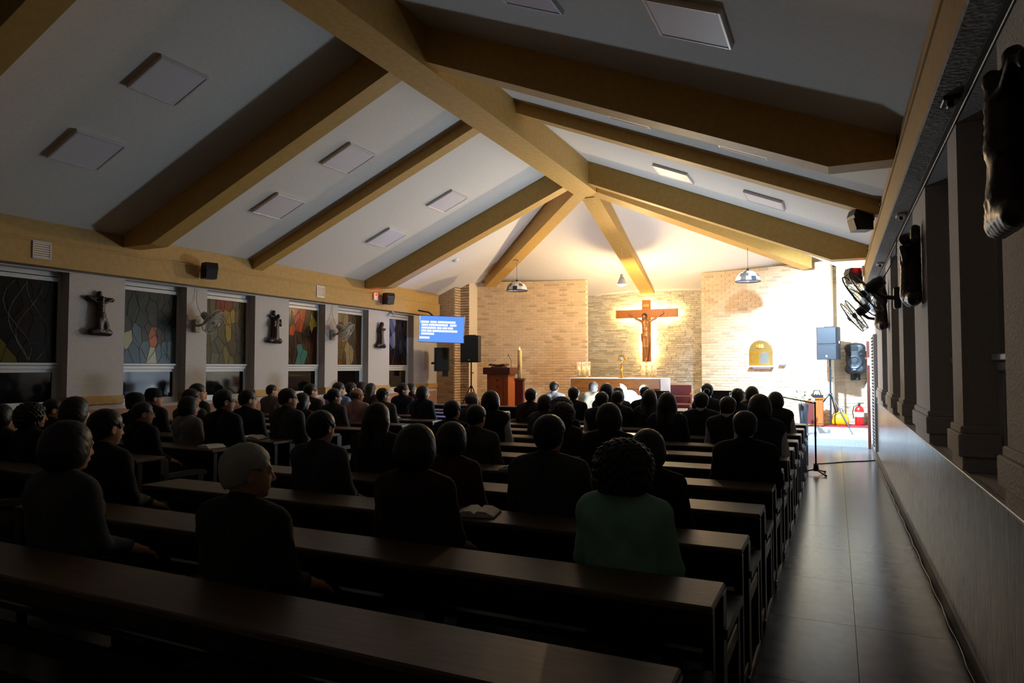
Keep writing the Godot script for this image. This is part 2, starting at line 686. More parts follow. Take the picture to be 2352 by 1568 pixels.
func side_wall(side: int, wins: Array, zend: float):
	# side +1 = right, -1 = left
	var xi := WR if side > 0 else WL
	var xo := xi + side * 0.32
	var st := new_st()
	var lo := minf(xi, xo)
	var hi := maxf(xi, xo)
	box(st, Vector3(lo, -0.1, zend), Vector3(hi, WIN_BOT, Z_BACK))
	box(st, Vector3(lo, WIN_TOP, zend), Vector3(hi, 3.75, Z_BACK))
	var z := Z_BACK
	var piers := []
	for w in wins:
		box(st, Vector3(lo, WIN_BOT, w[0]), Vector3(hi, WIN_TOP, z))
		piers.append([w[0], z])
		z = w[1]
	box(st, Vector3(lo, WIN_BOT, zend), Vector3(hi, WIN_TOP, z))
	piers.append([zend, z])
	var nm := "right" if side > 0 else "left"
	var wall := struct("wall_" + nm, done(st), M.wall, "off-white plastered %s side wall with deep stained glass window openings" % ("aisle" if side > 0 else "far"), "wall")
	for p in piers:
		if p[1] > 1.0:
			continue
		var s2 := new_st()
		var zc: float = (p[0] + p[1]) * 0.5
		var zw: float = p[1] - p[0]
		var xa := xi - side * 0.03
		if side > 0:
			cbox(s2, Vector3((xa + hi) * 0.5, 1.09, zc), Vector3(hi - xa, 0.12, zw + 0.09), 0.006)
			cbox(s2, Vector3((xa + 0.014 + hi) * 0.5, 1.17, zc), Vector3(hi - xa - 0.014, 0.04, zw + 0.03), 0.006)
			cbox(s2, Vector3((xa + 0.02 + hi) * 0.5, 0.985, zc), Vector3(hi - xa - 0.02, 0.085, zw + 0.03), 0.006)
		else:
			cbox(s2, Vector3((xa + lo) * 0.5, 1.035, zc), Vector3(xa - lo, 0.125, zw + 0.01), 0.006)
		part("pier_base", done(s2), M.wall if side > 0 else M.ochre, wall)
	# valance box below the ceiling
	var st2 := new_st()
	var xv := xi - side * 0.142
	var xu := xi - side * 0.10
	box(st2, Vector3(minf(xi, xv), 2.90, zend + 0.1), Vector3(maxf(xi, xv), 3.19, Z_BACK))
	box(st2, Vector3(minf(xi, xu), 3.19, zend + 0.1), Vector3(maxf(xi, xu), 3.46, Z_BACK))
	var xl := xv - side * 0.012
	box(st2, Vector3(minf(xv, xl), 3.17, zend + 0.1), Vector3(maxf(xv, xl), 3.195, Z_BACK))
	var val := struct("trim", done(st2), M.ochre, "ochre boxed valance running along the top of the %s wall" % ("aisle" if side > 0 else "far"), "valance")
	var st3 := new_st()
	box(st3, Vector3(minf(xi, xv), 2.86, zend + 0.1), Vector3(maxf(xi, xv), 2.90, Z_BACK))
	part("soffit_board", done(st3), M.soffit if side > 0 else M.ochre, val)
	var st4 := new_st()
	box(st4, Vector3(minf(xi, xi - side * 0.03), 2.845, zend + 0.1), Vector3(maxf(xi, xi - side * 0.03), 2.862, Z_BACK))
	part("bead", done(st4), M.baseboard, val)
	return wall

func clip_half(poly: PackedVector2Array, p: Vector2, nrm: Vector2) -> PackedVector2Array:
	var out := PackedVector2Array()
	var n := poly.size()
	for i in n:
		var a := poly[i]
		var b := poly[(i + 1) % n]
		var da := (a - p).dot(nrm)
		var db := (b - p).dot(nrm)
		if da <= 0.0:
			out.append(a)
		if (da < 0.0 and db > 0.0) or (da > 0.0 and db < 0.0):
			out.append(a + (b - a) * (da / (da - db)))
	return out

var glass_cache := {}
func glass_mat(c: Color) -> StandardMaterial3D:
	var key := c.to_html()
	if not glass_cache.has(key):
		var m := mat(c, 0.2)
		m.metallic_specular = 0.25
		glass_cache[key] = m
	return glass_cache[key]

func glass_color(design: int, u: float, v: float) -> Color:
	# u 0..1 away from the viewer, v 0..1 upwards
	var j := rng.randi() % 3
	match design:
		0:
			if absf(u - 0.25) < 0.2 and v < 0.35:
				return Color(0.32, 0.29, 0.10)
			return [Color(0.07, 0.07, 0.06), Color(0.06, 0.05, 0.04), Color(0.09, 0.06, 0.05)][j]
		1:
			if Vector2(u - 0.58, (v - 0.38) * 1.1).length() < 0.11:
				return Color(0.72, 0.36, 0.12)
			if absf(u - 0.60) < 0.06 and v < 0.34 and v > 0.1:
				return Color(0.68, 0.68, 0.58)
			if u < 0.2 and v < 0.45 and v > 0.2:
				return Color(0.62, 0.60, 0.46)
			if v < 0.12 and u > 0.25 and u < 0.7:
				return Color(0.08, 0.09, 0.16)
			if Vector2(u - 0.6, (v - 0.42) * 1.1).length() < 0.24:
				return Color(0.26, 0.17, 0.10)
			if v < 0.42:
				return [Color(0.25, 0.32, 0.37), Color(0.30, 0.36, 0.38), Color(0.22, 0.27, 0.28)][j]
			return [Color(0.13, 0.14, 0.12), Color(0.15, 0.13, 0.10), Color(0.11, 0.13, 0.13)][j]
		2:
			if v > 0.82 and absf(u - 0.5) < 0.25:
				return Color(0.45, 0.12, 0.06)
			if absf(u - 0.5) < 0.06 and v > 0.5:
				return Color(0.62, 0.60, 0.48)
			if absf(u - 0.6) < 0.09:
				return Color(0.52, 0.42, 0.12) if v > 0.45 else Color(0.40, 0.36, 0.16)
			if u > 0.66:
				return [Color(0.27, 0.20, 0.10), Color(0.24, 0.19, 0.11), Color(0.22, 0.20, 0.12)][j]
			return [Color(0.28, 0.27, 0.20), Color(0.34, 0.33, 0.26), Color(0.30, 0.24, 0.10)][j]
		3:
			if absf(u - 0.42) < 0.17 and v > 0.52:
				return [Color(0.62, 0.20, 0.05), Color(0.66, 0.26, 0.08), Color(0.50, 0.14, 0.05)][j]
			if u > 0.72 and v > 0.62 and v < 0.85:
				return Color(0.48, 0.40, 0.08)
			if u > 0.4 and u < 0.72 and v < 0.28:
				return Color(0.20, 0.40, 0.38)
			if v > 0.62:
				return [Color(0.18, 0.13, 0.05), Color(0.14, 0.11, 0.06), Color(0.22, 0.15, 0.06)][j]
			return [Color(0.16, 0.07, 0.05), Color(0.20, 0.10, 0.07), Color(0.12, 0.07, 0.05)][j]
		4:
			if u < 0.25 and v > 0.7:
				return Color(0.48, 0.38, 0.08) if j > 0 else Color(0.50, 0.22, 0.08)
			if absf(u - 0.5 + (v - 0.5) * 0.3) < 0.1:
				return Color(0.45, 0.40, 0.30)
			if u < 0.4:
				return [Color(0.36, 0.24, 0.06), Color(0.30, 0.22, 0.08), Color(0.34, 0.18, 0.05)][j]
			return [Color(0.18, 0.13, 0.09), Color(0.14, 0.11, 0.08), Color(0.20, 0.13, 0.08)][j]
		5:
			if u < 0.45 and v > 0.45:
				return [Color(0.42, 0.46, 0.60), Color(0.30, 0.34, 0.52), Color(0.14, 0.16, 0.34)][j]
			if v < 0.22:
				return Color(0.12, 0.07, 0.09)
			return [Color(0.07, 0.08, 0.16), Color(0.10, 0.10, 0.20), Color(0.16, 0.17, 0.24)][j]
		6:
			if v < 0.5:
				return [Color(0.05, 0.16, 0.26), Color(0.06, 0.12, 0.24), Color(0.04, 0.10, 0.16)][j]
			if u > 0.5 and v > 0.6:
				return [Color(0.30, 0.06, 0.10), Color(0.10, 0.08, 0.30), Color(0.16, 0.10, 0.20)][j]
			return [Color(0.08, 0.13, 0.08), Color(0.10, 0.13, 0.07), Color(0.06, 0.10, 0.10)][j]
	return [Color(0.05, 0.14, 0.16), Color(0.05, 0.12, 0.10), Color(0.08, 0.10, 0.14)][j]

var window_no := 0
func window_unit(side: int, z0: float, z1: float, design: int, npieces: int, label: String):
	# opening from z0 (near) to z1 (far); glass set back in the reveal
	window_no += 1
	var xi := WR if side > 0 else WL
	var o := Node3D.new()
	o.name = "window_%d" % window_no
	add_child(o)
	tag(o, label, "window", "", "structure")
	o.position = Vector3(xi + side * 0.19, 0, z0)
	# local frame: x = depth (towards room = -side), y up, z from 0 down to z1-z0
	var w := z0 - z1
	var fr := new_st()
	var t := 0.045
	var x0 := -0.03
	var x1 := 0.03
	box(fr, Vector3(x0, WIN_BOT, -t), Vector3(x1, WIN_TOP, 0))
	box(fr, Vector3(x0, WIN_BOT, -w), Vector3(x1, WIN_TOP, -w + t))
	box(fr, Vector3(x0, WIN_TOP - 0.06, -w + t), Vector3(x1, WIN_TOP, -t))
	box(fr, Vector3(x0 - 0.02, WIN_TOP - 0.13, -w + t), Vector3(x1 + 0.02, WIN_TOP - 0.075, -t))
	box(fr, Vector3(x0, WIN_BOT, -w + t), Vector3(x1, WIN_BOT + 0.05, -t))
	part("frame", done(fr), M.white_metal, o)
	var tr := new_st()
	cbox(tr, Vector3(0, 1.555, -w * 0.5), Vector3(0.13, 0.035, w - 2 * t), 0.005)
	cbox(tr, Vector3(0, 1.51, -w * 0.5), Vector3(0.09, 0.05, w - 2 * t), 0.005)
	part("transom", done(tr), M.white_metal, o)
	var y0 := 1.575
	var y1 := WIN_TOP - 0.13
	var gw := w - 2 * t
	var gh := y1 - y0
	part("lead_backing", bx(Vector3(side * 0.012 - 0.004, y0, -w + t), Vector3(side * 0.012 + 0.004, y1, -t)), M.lead, o)
	# lower sash with its own glass
	var sash := new_st()
	var sb := WIN_BOT + 0.05
	for zz in [-t - 0.05, -w + t]:
		box(sash, Vector3(-0.02, sb, zz), Vector3(0.02, 1.485, zz + 0.05))
	box(sash, Vector3(-0.02, 1.44, -w + t + 0.05), Vector3(0.02, 1.485, -t - 0.05))
	box(sash, Vector3(-0.02, sb, -w + t + 0.05), Vector3(0.02, sb + 0.04, -t - 0.05))
	var so := part("lower_sash", done(sash), M.white_metal, o)
	part("pane", bx(Vector3(-0.004, sb + 0.04, -w + t + 0.05), Vector3(0.004, 1.44, -t - 0.05)), M.dark_glass, so)
	# stained glass
	var ax := 1.7
	var seeds := PackedVector2Array()
	var r2 := RandomNumberGenerator.new()
	r2.seed = 100 + window_no
	for i in npieces:
		var best := Vector2.ZERO
		var bd := -1.0
		for tr_i in 6:
			var q := Vector2(r2.randf() * gw, r2.randf() * gh)
			var md := 9.0
			for s in seeds:
				md = minf(md, ((s - q) * Vector2(ax, 1.0)).length())
			if md > bd:
				bd = md
				best = q
		seeds.append(best)
	for i in npieces:
		var poly := PackedVector2Array([Vector2(0, 0), Vector2(gw * ax, 0), Vector2(gw * ax, gh), Vector2(0, gh)])
		var me := Vector2(seeds[i].x * ax, seeds[i].y)
		for j in npieces:
			if j != i:
				var ot := Vector2(seeds[j].x * ax, seeds[j].y)
				poly = clip_half(poly, (me + ot) * 0.5, (ot - me).normalized())
		for q in poly.size():
			poly[q] = Vector2(poly[q].x / ax, poly[q].y)
		var sm := Geometry2D.offset_polygon(poly, -0.0035)
		if sm.is_empty() or poly.size() < 3:
			continue
		var st := new_st()
		# polygon x -> -z
		prism(st, sm[0], 0.0, 0.006, Transform3D(Basis(Vector3(0, 0, -1), Vector3(0, 1, 0), Vector3(-side, 0, 0)), Vector3(0, y0, -t)))
		part("glass_piece", done(st), glass_mat(glass_color(design, seeds[i].x / gw, seeds[i].y / gh)), o)
	# lead tracery curves
	for k in 4:
		var pts := []
		var u0 := r2.randf() * gw
		var amp := r2.randf_range(0.05, 0.2)
		for s in 9:
			var q := s / 8.0
			pts.append(Vector3(-side * 0.009, y0 + 0.03 + q * (gh - 0.06), -t - clampf(u0 + amp * sin(q * 5.0 + k), 0.03, gw - 0.03)))
		part("lead_came", tubem(pts, 0.003, 5), M.lead_bright, o)

func beam_between(p0: Vector3, p1: Vector3, w: float, d0: float, d1: float) -> ArrayMesh:
	# vertical sided tapering beam, p = top centre line
	var st := new_st()
	var dir := Vector3(p1.x - p0.x, 0, p1.z - p0.z).normalized()
	var s := dir.cross(Vector3.UP) * w * 0.5
	var a := [p0 - s, p0 + s, p0 + s - Vector3(0, d0, 0), p0 - s - Vector3(0, d0, 0)]
	var b := [p1 - s, p1 + s, p1 + s - Vector3(0, d1, 0), p1 - s - Vector3(0, d1, 0)]
	var o := (p0 + p1) * 0.5 - Vector3(0, (d0 + d1) * 0.25, 0)
	for i in 4:
		var j := (i + 1) % 4
		oquad(st, o, a[i], a[j], b[j], b[i])
	oquad(st, o, a[0], a[1], a[2], a[3])
	oquad(st, o, b[0], b[1], b[2], b[3])
	return done(st)

func truss(side: int, za: float, zb: float, depth: float) -> ArrayMesh:
	var xw := (WR - 0.11) if side > 0 else (WL + 0.11)
	var xr := CX + side * 0.1
	var poly := PackedVector2Array()
	poly.append(Vector2(xr, ceil_y(xr) + 0.03))
	poly.append(Vector2(xw, ceil_y(xw) + 0.03))
	var yk := 3.29
	var xk := CX + side * (CEIL_RIDGE - depth - yk) / SLOPE
	if absf(xk - CX) < absf(xw - CX) - 0.05:
		poly.append(Vector2(xw, yk))
		poly.append(Vector2(xk, yk))
	else:
		poly.append(Vector2(xw, ceil_y(xw) - depth))
	poly.append(Vector2(xr, ceil_y(xr) - depth))
	var st := new_st()
	prism(st, poly, zb, za)
	return done(st)

func apse_tri(a: Vector3, b: Vector3, c: Vector3) -> ArrayMesh:
	var st := new_st()
	var u := Vector3(0, 0.12, 0)
	var o := (a + b + c) / 3.0 + u * 0.5
	otri(st, o, a, b, c)
	otri(st, o, a + u, b + u, c + u)
	oquad(st, o, a, b, b + u, a + u)
	oquad(st, o, b, c, c + u, b + u)
	oquad(st, o, c, a, a + u, c + u)
	return done(st)

const ARC_R := 10.75
const ARC_Z := -6.62
func arc_pt(dx: float) -> Vector2:
	return Vector2(CX + dx, ARC_Z - sqrt(ARC_R * ARC_R - dx * dx))

func brick_face(called: String, path: Array, y0: float, y1: float, course: float, blen: float, mats: Array, piece: String, label: String, irregular := false, back := 0.1, only_top := 300):
	# path: list of Vector2 (x,z); outward normal to the left of travel when going +x (faces +z)
	var cum := [0.0]
	for i in range(1, path.size()):
		cum.append(cum[i - 1] + (path[i] - path[i - 1]).length())
	var total: float = cum[-1]
	# backing of mortar
	var st := new_st()
	for i in path.size() - 1:
		var a: Vector2 = path[i]
		var b: Vector2 = path[i + 1]
		var d := (b - a).normalized()
		var nrm := Vector2(-d.y, d.x)
		if nrm.y < 0.0 and absf(nrm.y) > 0.3:
			nrm = -nrm
		var p := [Vector3(a.x, y0, a.y), Vector3(b.x, y0, b.y), Vector3(b.x - nrm.x * back, y0, b.y - nrm.y * back), Vector3(a.x - nrm.x * back, y0, a.y - nrm.y * back)]
		var o: Vector3 = (p[0] + p[2]) * 0.5 + Vector3(0, (y1 - y0) * 0.5, 0)
		var u := Vector3(0, y1 - y0, 0)
		for k in 4:
			oquad(st, o, p[k], p[(k + 1) % 4], p[(k + 1) % 4] + u, p[k] + u)
		oquad(st, o, p[0] + u, p[1] + u, p[2] + u, p[3] + u)
	var wall := struct(called, done(st), M.mortar if not irregular else M.stone[3], label, "wall")
	var lens := [blen]
	if irregular:
		lens = [blen * 0.6, blen, blen * 1.5, blen * 1.1]
	var meshes := []
	for l in lens:
		meshes.append(cb(Vector3.ZERO, Vector3(l - 0.010 if not irregular else l - 0.004, course - (0.011 if not irregular else 0.004), 0.05), 0.004))
	var rows := int((y1 - y0) / course)
	var singles := 0
	var rest := {}
	for rr in rows:
		var row := rows - 1 - rr      # from the top down
		var y := y0 + (row + 0.5) * course
		var s := 0.0
		if row % 2 == 1:
			s = -blen * 0.5
		if irregular:
			s = -rng.randf() * blen
		while s < total - 0.02:
			var li := 0
			if irregular:
				li = rng.randi() % lens.size()
			var l: float = lens[li]
			var c0 := maxf(s, 0.0)
			var c1 := minf(s + l, total)
			s += l
			if c1 - c0 < 0.04:
				continue
			var mid := (c0 + c1) * 0.5
			var k := 0
			while k < path.size() - 2 and cum[k + 1] < mid:
				k += 1
			var d: Vector2 = (path[k + 1] - path[k]).normalized()
			var q: Vector2 = path[k] + d * (mid - cum[k])
			var nrm := Vector2(-d.y, d.x)
			if nrm.y < 0.0 and absf(nrm.y) > 0.3:
				nrm = -nrm
			var proud := 0.010 + (rng.randf() * 0.022 if irregular else rng.randf() * 0.003)
			var ctr := Vector3(q.x + nrm.x * (proud - 0.025), y, q.y + nrm.y * (proud - 0.025))
			var bs := Basis(Vector3(d.x, 0, d.y), Vector3.UP, Vector3(d.x, 0, d.y).cross(Vector3.UP))
			bs = bs.scaled_local(Vector3((c1 - c0) / l, 1, 1))
			var xf := Transform3D(bs, ctr)
			var mi := rng.randi() % mats.size()
			if not irregular and mi == 3 and rng.randf() < 0.5:
				mi = 0
			if singles < only_top:
				part(piece, meshes[li], mats[mi], wall, xf)
				singles += 1
			else:
				if not rest.has(mi):
					rest[mi] = new_st()
				cbox(rest[mi], Vector3.ZERO, Vector3(l - (0.010 if not irregular else 0.004), course - (0.011 if not irregular else 0.004), 0.05), 0.004, xf)
	for mi in rest:
		var r := part(piece + "_courses", done(rest[mi]), mats[mi], wall)
		r.set_meta("kind", "stuff")
	return wall

func build_shell():
	# floor with single tiles
	var fl := struct("floor", bx(Vector3(WL - 0.3, -0.14, -18.6), Vector3(WR + 0.3, -0.012, Z_BACK)), M.grout, "grey vinyl tile floor of the nave, glossy along the side aisle", "floor")
	var tile_m := cb(Vector3.ZERO, Vector3(0.8985, 0.012, 0.8985), 0.001)
	for i in 12:
		for j in 18:
			var xa := 0.08 - 0.9 * (i - 1)
			var xc := xa - 0.45
			var sx := 1.0
			if i == 0:
				xc = (0.08 + WR) * 0.5
				sx = (WR - 0.08) / 0.9
			if xc - 0.45 < WL - 0.1:
				var l := WL - 0.05
				xc = (xa + l) * 0.5
				sx = (xa - l) / 0.9
				if sx < 0.03:
					continue
			part("tile", tile_m, M.tile[(i * 7 + j * 5) % 3], fl, Transform3D(Basis.from_scale(Vector3(sx, 1, 1)), Vector3(xc, -0.006, 0.9 - 0.9 * j - 0.45)))
	side_wall(-1, WIN_L, -15.67)
	var wr: MeshInstance3D = side_wall(1, WIN_R, -17.1)
	var wst := new_st()
	box(wst, Vector3(WR - 0.016, 0.10, -14.3), Vector3(WR, 0.945, Z_BACK))
	var ws := struct("trim", done(wst), M.wainscot, "shiny grey-brown wood panel dado below the aisle windows", "dado")
	var cap := new_st()
	cbox(cap, Vector3(WR - 0.008, 0.95, -6.0), Vector3(0.026, 0.014, 16.4), 0.003)
	part("cap_rail", done(cap), M.white_metal, ws)
	struct("baseboard_right", bx(Vector3(WR - 0.03, 0, -14.3), Vector3(WR, 0.10, Z_BACK)), M.baseboard, "dark baseboard under the dado along the aisle wall", "baseboard")
	struct("baseboard_left", bx(Vector3(WL, 0, -15.6), Vector3(WL + 0.02, 0.90, Z_BACK)), M.wall_low, "pinkish painted dado along the far wall", "dado")
	struct("wall_back", bx(Vector3(WL - 0.3, -0.1, Z_BACK), Vector3(WR + 0.3, 6.0, Z_BACK + 0.2)), M.wall, "plain plastered wall behind the last pew", "wall")
	# ceiling
	for sd in [-1, 1]:
		var st := new_st()
		var xe: float = (WR + 0.3) if sd > 0 else (WL - 0.3)
		prism(st, PackedVector2Array([Vector2(CX, CEIL_RIDGE), Vector2(xe, ceil_y(xe)), Vector2(xe, ceil_y(xe) + 0.15), Vector2(CX, CEIL_RIDGE + 0.15)]), -12.62, Z_BACK + 0.2)
		struct("ceiling", done(st), M.ceiling, "cream plaster slope of the nave ceiling above the %s" % ("side aisle" if sd > 0 else "far windows"), "ceiling")
	# apse ceiling facets
	var A := Vector3(CX, CEIL_RIDGE, -12.6)
	for sd in [-1, 1]:
		var F := Vector3(CX + sd * 5.56, 3.42, -18.2)
		var Cc := Vector3(CX, 3.376, -18.9)
		var L0 := Vector3(CX + sd * 5.52, 3.27, -12.6)
		var L1 := Vector3(CX + sd * 5.52, 3.27, -17.0)
		var where := "right" if sd > 0 else "left"
		struct("ceiling", apse_tri(A, L0, L1), M.ceiling, "cream ceiling facet beside the last truss, %s of the altar" % where, "ceiling")
		struct("ceiling", apse_tri(A, L1, F), M.ceiling, "narrow cream ceiling facet at the %s corner of the apse" % where, "ceiling")
		struct("ceiling", apse_tri(A, F, Cc), M.ceiling, "bright cream ceiling facet above the altar, %s of the middle rafter" % where, "ceiling")
	# beams
	struct("ridge_beam", bx(Vector3(CX - 0.237, 5.0, -13.45), Vector3(CX + 0.237, 5.65, Z_BACK)), M.beam, "long ochre ridge beam down the middle of the ceiling", "beam")
	var ords := ["first", "second", "thin third", "last"]
	var tz := [[-3.27, -3.55, 0.43], [-6.636, -6.91, 0.43], [-9.136, -9.364, 0.18], [-12.41, -12.68, 0.43]]
	for i in 4:
		for sd in [-1, 1]:
			struct("roof_beam", truss(sd, tz[i][0], tz[i][1], tz[i][2]), M.beam, "ochre %s cross beam from the ridge down to the %s wall" % [ords[i], "aisle" if sd > 0 else "far"], "beam")
	for sd in [-1, 1]:
		var p0 := Vector3(CX + sd * 0.15, 5.50, -13.0)
		var p1 := Vector3(CX + sd * 3.95, 4.06, -16.45)
		struct("roof_beam", beam_between(p0, p1, 0.30, 0.50, 0.36), M.beam, "slanting ochre rafter from the ridge end to the %s brick wall" % ("right" if sd > 0 else "left"), "beam")
	struct("roof_beam", beam_between(Vector3(CX, 5.46, -13.2), Vector3(CX - 0.09, 3.63, -18.28), 0.36, 0.48, 0.13), M.beam, "ochre middle rafter above the crucifix", "beam")
	# apse walls of brick
	var pl := []
	for i in 13:
		pl.append(arc_pt(lerpf(-4.45, -1.47, i / 12.0)))
	brick_face("wall_front_left", pl, 0.0, 3.855, 0.07, 0.205, M.brick, "brick", "curved tan brick wall left of the altar")
	var pr := []
	for i in 13:
		pr.append(arc_pt(lerpf(1.50, 4.42, i / 12.0)))
	brick_face("wall_front_right", pr, 0.0, 3.855, 0.07, 0.205, M.brick, "brick", "curved brick wall with the tabernacle right of the altar")
	brick_face("wall_front_centre", [Vector2(-7.4, -18.3), Vector2(-1.6, -18.3)], 0.0, 3.62, 0.05, 0.19, M.stone, "stone_strip", "rough split stone wall behind the crucifix", true)
	brick_face("wall_front_corner", [Vector2(-9.70, -15.67), Vector2(-9.10, -15.67)], 0.0, 3.75, 0.07, 0.205, M.brick, "brick", "brick pier closing the far wall beside the television", false, 0.1, 120)
	brick_face("wall_front_pier", [Vector2(-9.10, -15.67), Vector2(-9.10, -15.98)], 0.0, 3.95, 0.07, 0.205, M.brick, "brick", "narrow lit brick return beside the television", false, 0.0, 60)
	brick_face("wall_front_pier", [Vector2(-9.10, -15.98), Vector2(-8.83, -15.98)], 0.0, 3.95, 0.07, 0.205, M.brick, "brick", "narrow shaded brick pier behind the standing loudspeaker", false, 0.0, 60)
	brick_face("wall_front_alcove", [Vector2(-0.25, -16.72), Vector2(0.70, -16.72)], 0.0, 3.75, 0.08, 0.22, M.brick, "brick", "brick wall of the corner alcove behind the loudspeakers", false, 0.1, 250)
	struct("wall_front_filler", bx(Vector3(-9.10, 0, -16.6), Vector3(-8.83, 3.95, -15.985)), M.mortar, "mortar core of the brick pier", "wall")
	# outer shell so that no light leaks
	var os := new_st()
	box(os, Vector3(WL - 0.5, -0.1, -19.0), Vector3(WR + 0.5, 6.0, -18.36))
	box(os, Vector3(WL - 0.6, -0.1, -19.0), Vector3(WL - 0.25, 4.0, -15.6))
	box(os, Vector3(WR + 0.25, -0.1, -19.0), Vector3(WR + 0.6, 4.0, -15.6))
	struct("wall_front", done(os), M.wall, "plain plaster wall closing the apse behind the brickwork", "wall")
	# sanctuary platform
	var s1 := new_st()
	prism(s1, PackedVector2Array([Vector2(WL, 18.3), Vector2(WL, 14.6), Vector2(-8.9, 14.6), Vector2(-8.9, 13.38), Vector2(-1.3, 13.38), Vector2(-1.3, 14.6), Vector2(WR, 14.6), Vector2(WR, 18.3)]), -0.01, 0.14, Transform3D(Basis(Vector3(1, 0, 0), Vector3(0, 0, -1), Vector3(0, 1, 0)), Vector3.ZERO))
	struct("sanctuary_step", done(s1), M.step, "pale grey lower step before the sanctuary", "step")
	var s2 := new_st()
	prism(s2, PackedVector2Array([Vector2(WL, 18.3), Vector2(WL, 15.75), Vector2(-8.7, 15.75), Vector2(-8.7, 13.68), Vector2(-1.5, 13.68), Vector2(-1.5, 15.75), Vector2(WR, 15.75), Vector2(WR, 18.3)]), 0.14, 0.27, Transform3D(Basis(Vector3(1, 0, 0), Vector3(0, 0, -1), Vector3(0, 1, 0)), Vector3.ZERO))
	struct("sanctuary_platform", done(s2), M.step, "raised sanctuary platform under the red carpet", "platform")
	var s3 := new_st()
	prism(s3, PackedVector2Array([Vector2(-8.6, 15.9), Vector2(-8.6, 13.72), Vector2(-1.55, 13.72), Vector2(-1.55, 15.8), Vector2(WR - 0.02, 15.8), Vector2(WR - 0.02, 16.68), Vector2(-0.02, 16.68), Vector2(-0.02, 16.33), Vector2(-0.6, 16.33), Vector2(-1.0, 16.6), Vector2(-7.8, 16.6)]), 0.27, 0.28, Transform3D(Basis(Vector3(1, 0, 0), Vector3(0, 0, -1), Vector3(0, 1, 0)), Vector3.ZERO))
	solo("carpet", done(s3), M.carpet, "red carpet covering the raised sanctuary platform", "carpet")
	# windows
	var dl := [0, 0, 0, 1, 2, 3, 4, 5]
	var labs := ["", "", "dark stained glass window nearest the hanging crucifix relief on the far wall", "stained glass window with an orange arch and pale blue blocks", "stained glass window with gold and olive bars and red top", "stained glass window with a broad orange-red column", "stained glass window in ochre and brown behind a wall fan", "dark blue stained glass window beside the television"]
	for i in range(2, 8):
		window_unit(-1, WIN_L[i][0], WIN_L[i][1], dl[i], 34 if i > 2 else 22, labs[i])
	var labr := ["", "dark blue-red stained glass window in the aisle wall beyond the nearest relief", "deep green-blue stained glass window in the aisle wall before the second relief", "stained glass window in the aisle wall between the second relief and the black fan", "stained glass window in the aisle wall just past the nearer black fan", "farthest stained glass window in the aisle wall before the slatted vent"]
	for i in range(1, 6):
		window_unit(1, WIN_R[i][0], WIN_R[i][1], 6 if i < 3 else 7, 24 if i < 3 else 10, labr[i])
	var blank := new_st()
	box(blank, Vector3(WL - 0.3, 0.9, -4.65), Vector3(WL - 0.15, 2.9, -1.9))
	box(blank, Vector3(WR + 0.15, 0.9, -2.4), Vector3(WR + 0.3, 2.9, -1.1))
	struct("window_shutter", done(blank), M.white_metal, "closed shutters in the rearmost window openings", "shutter")

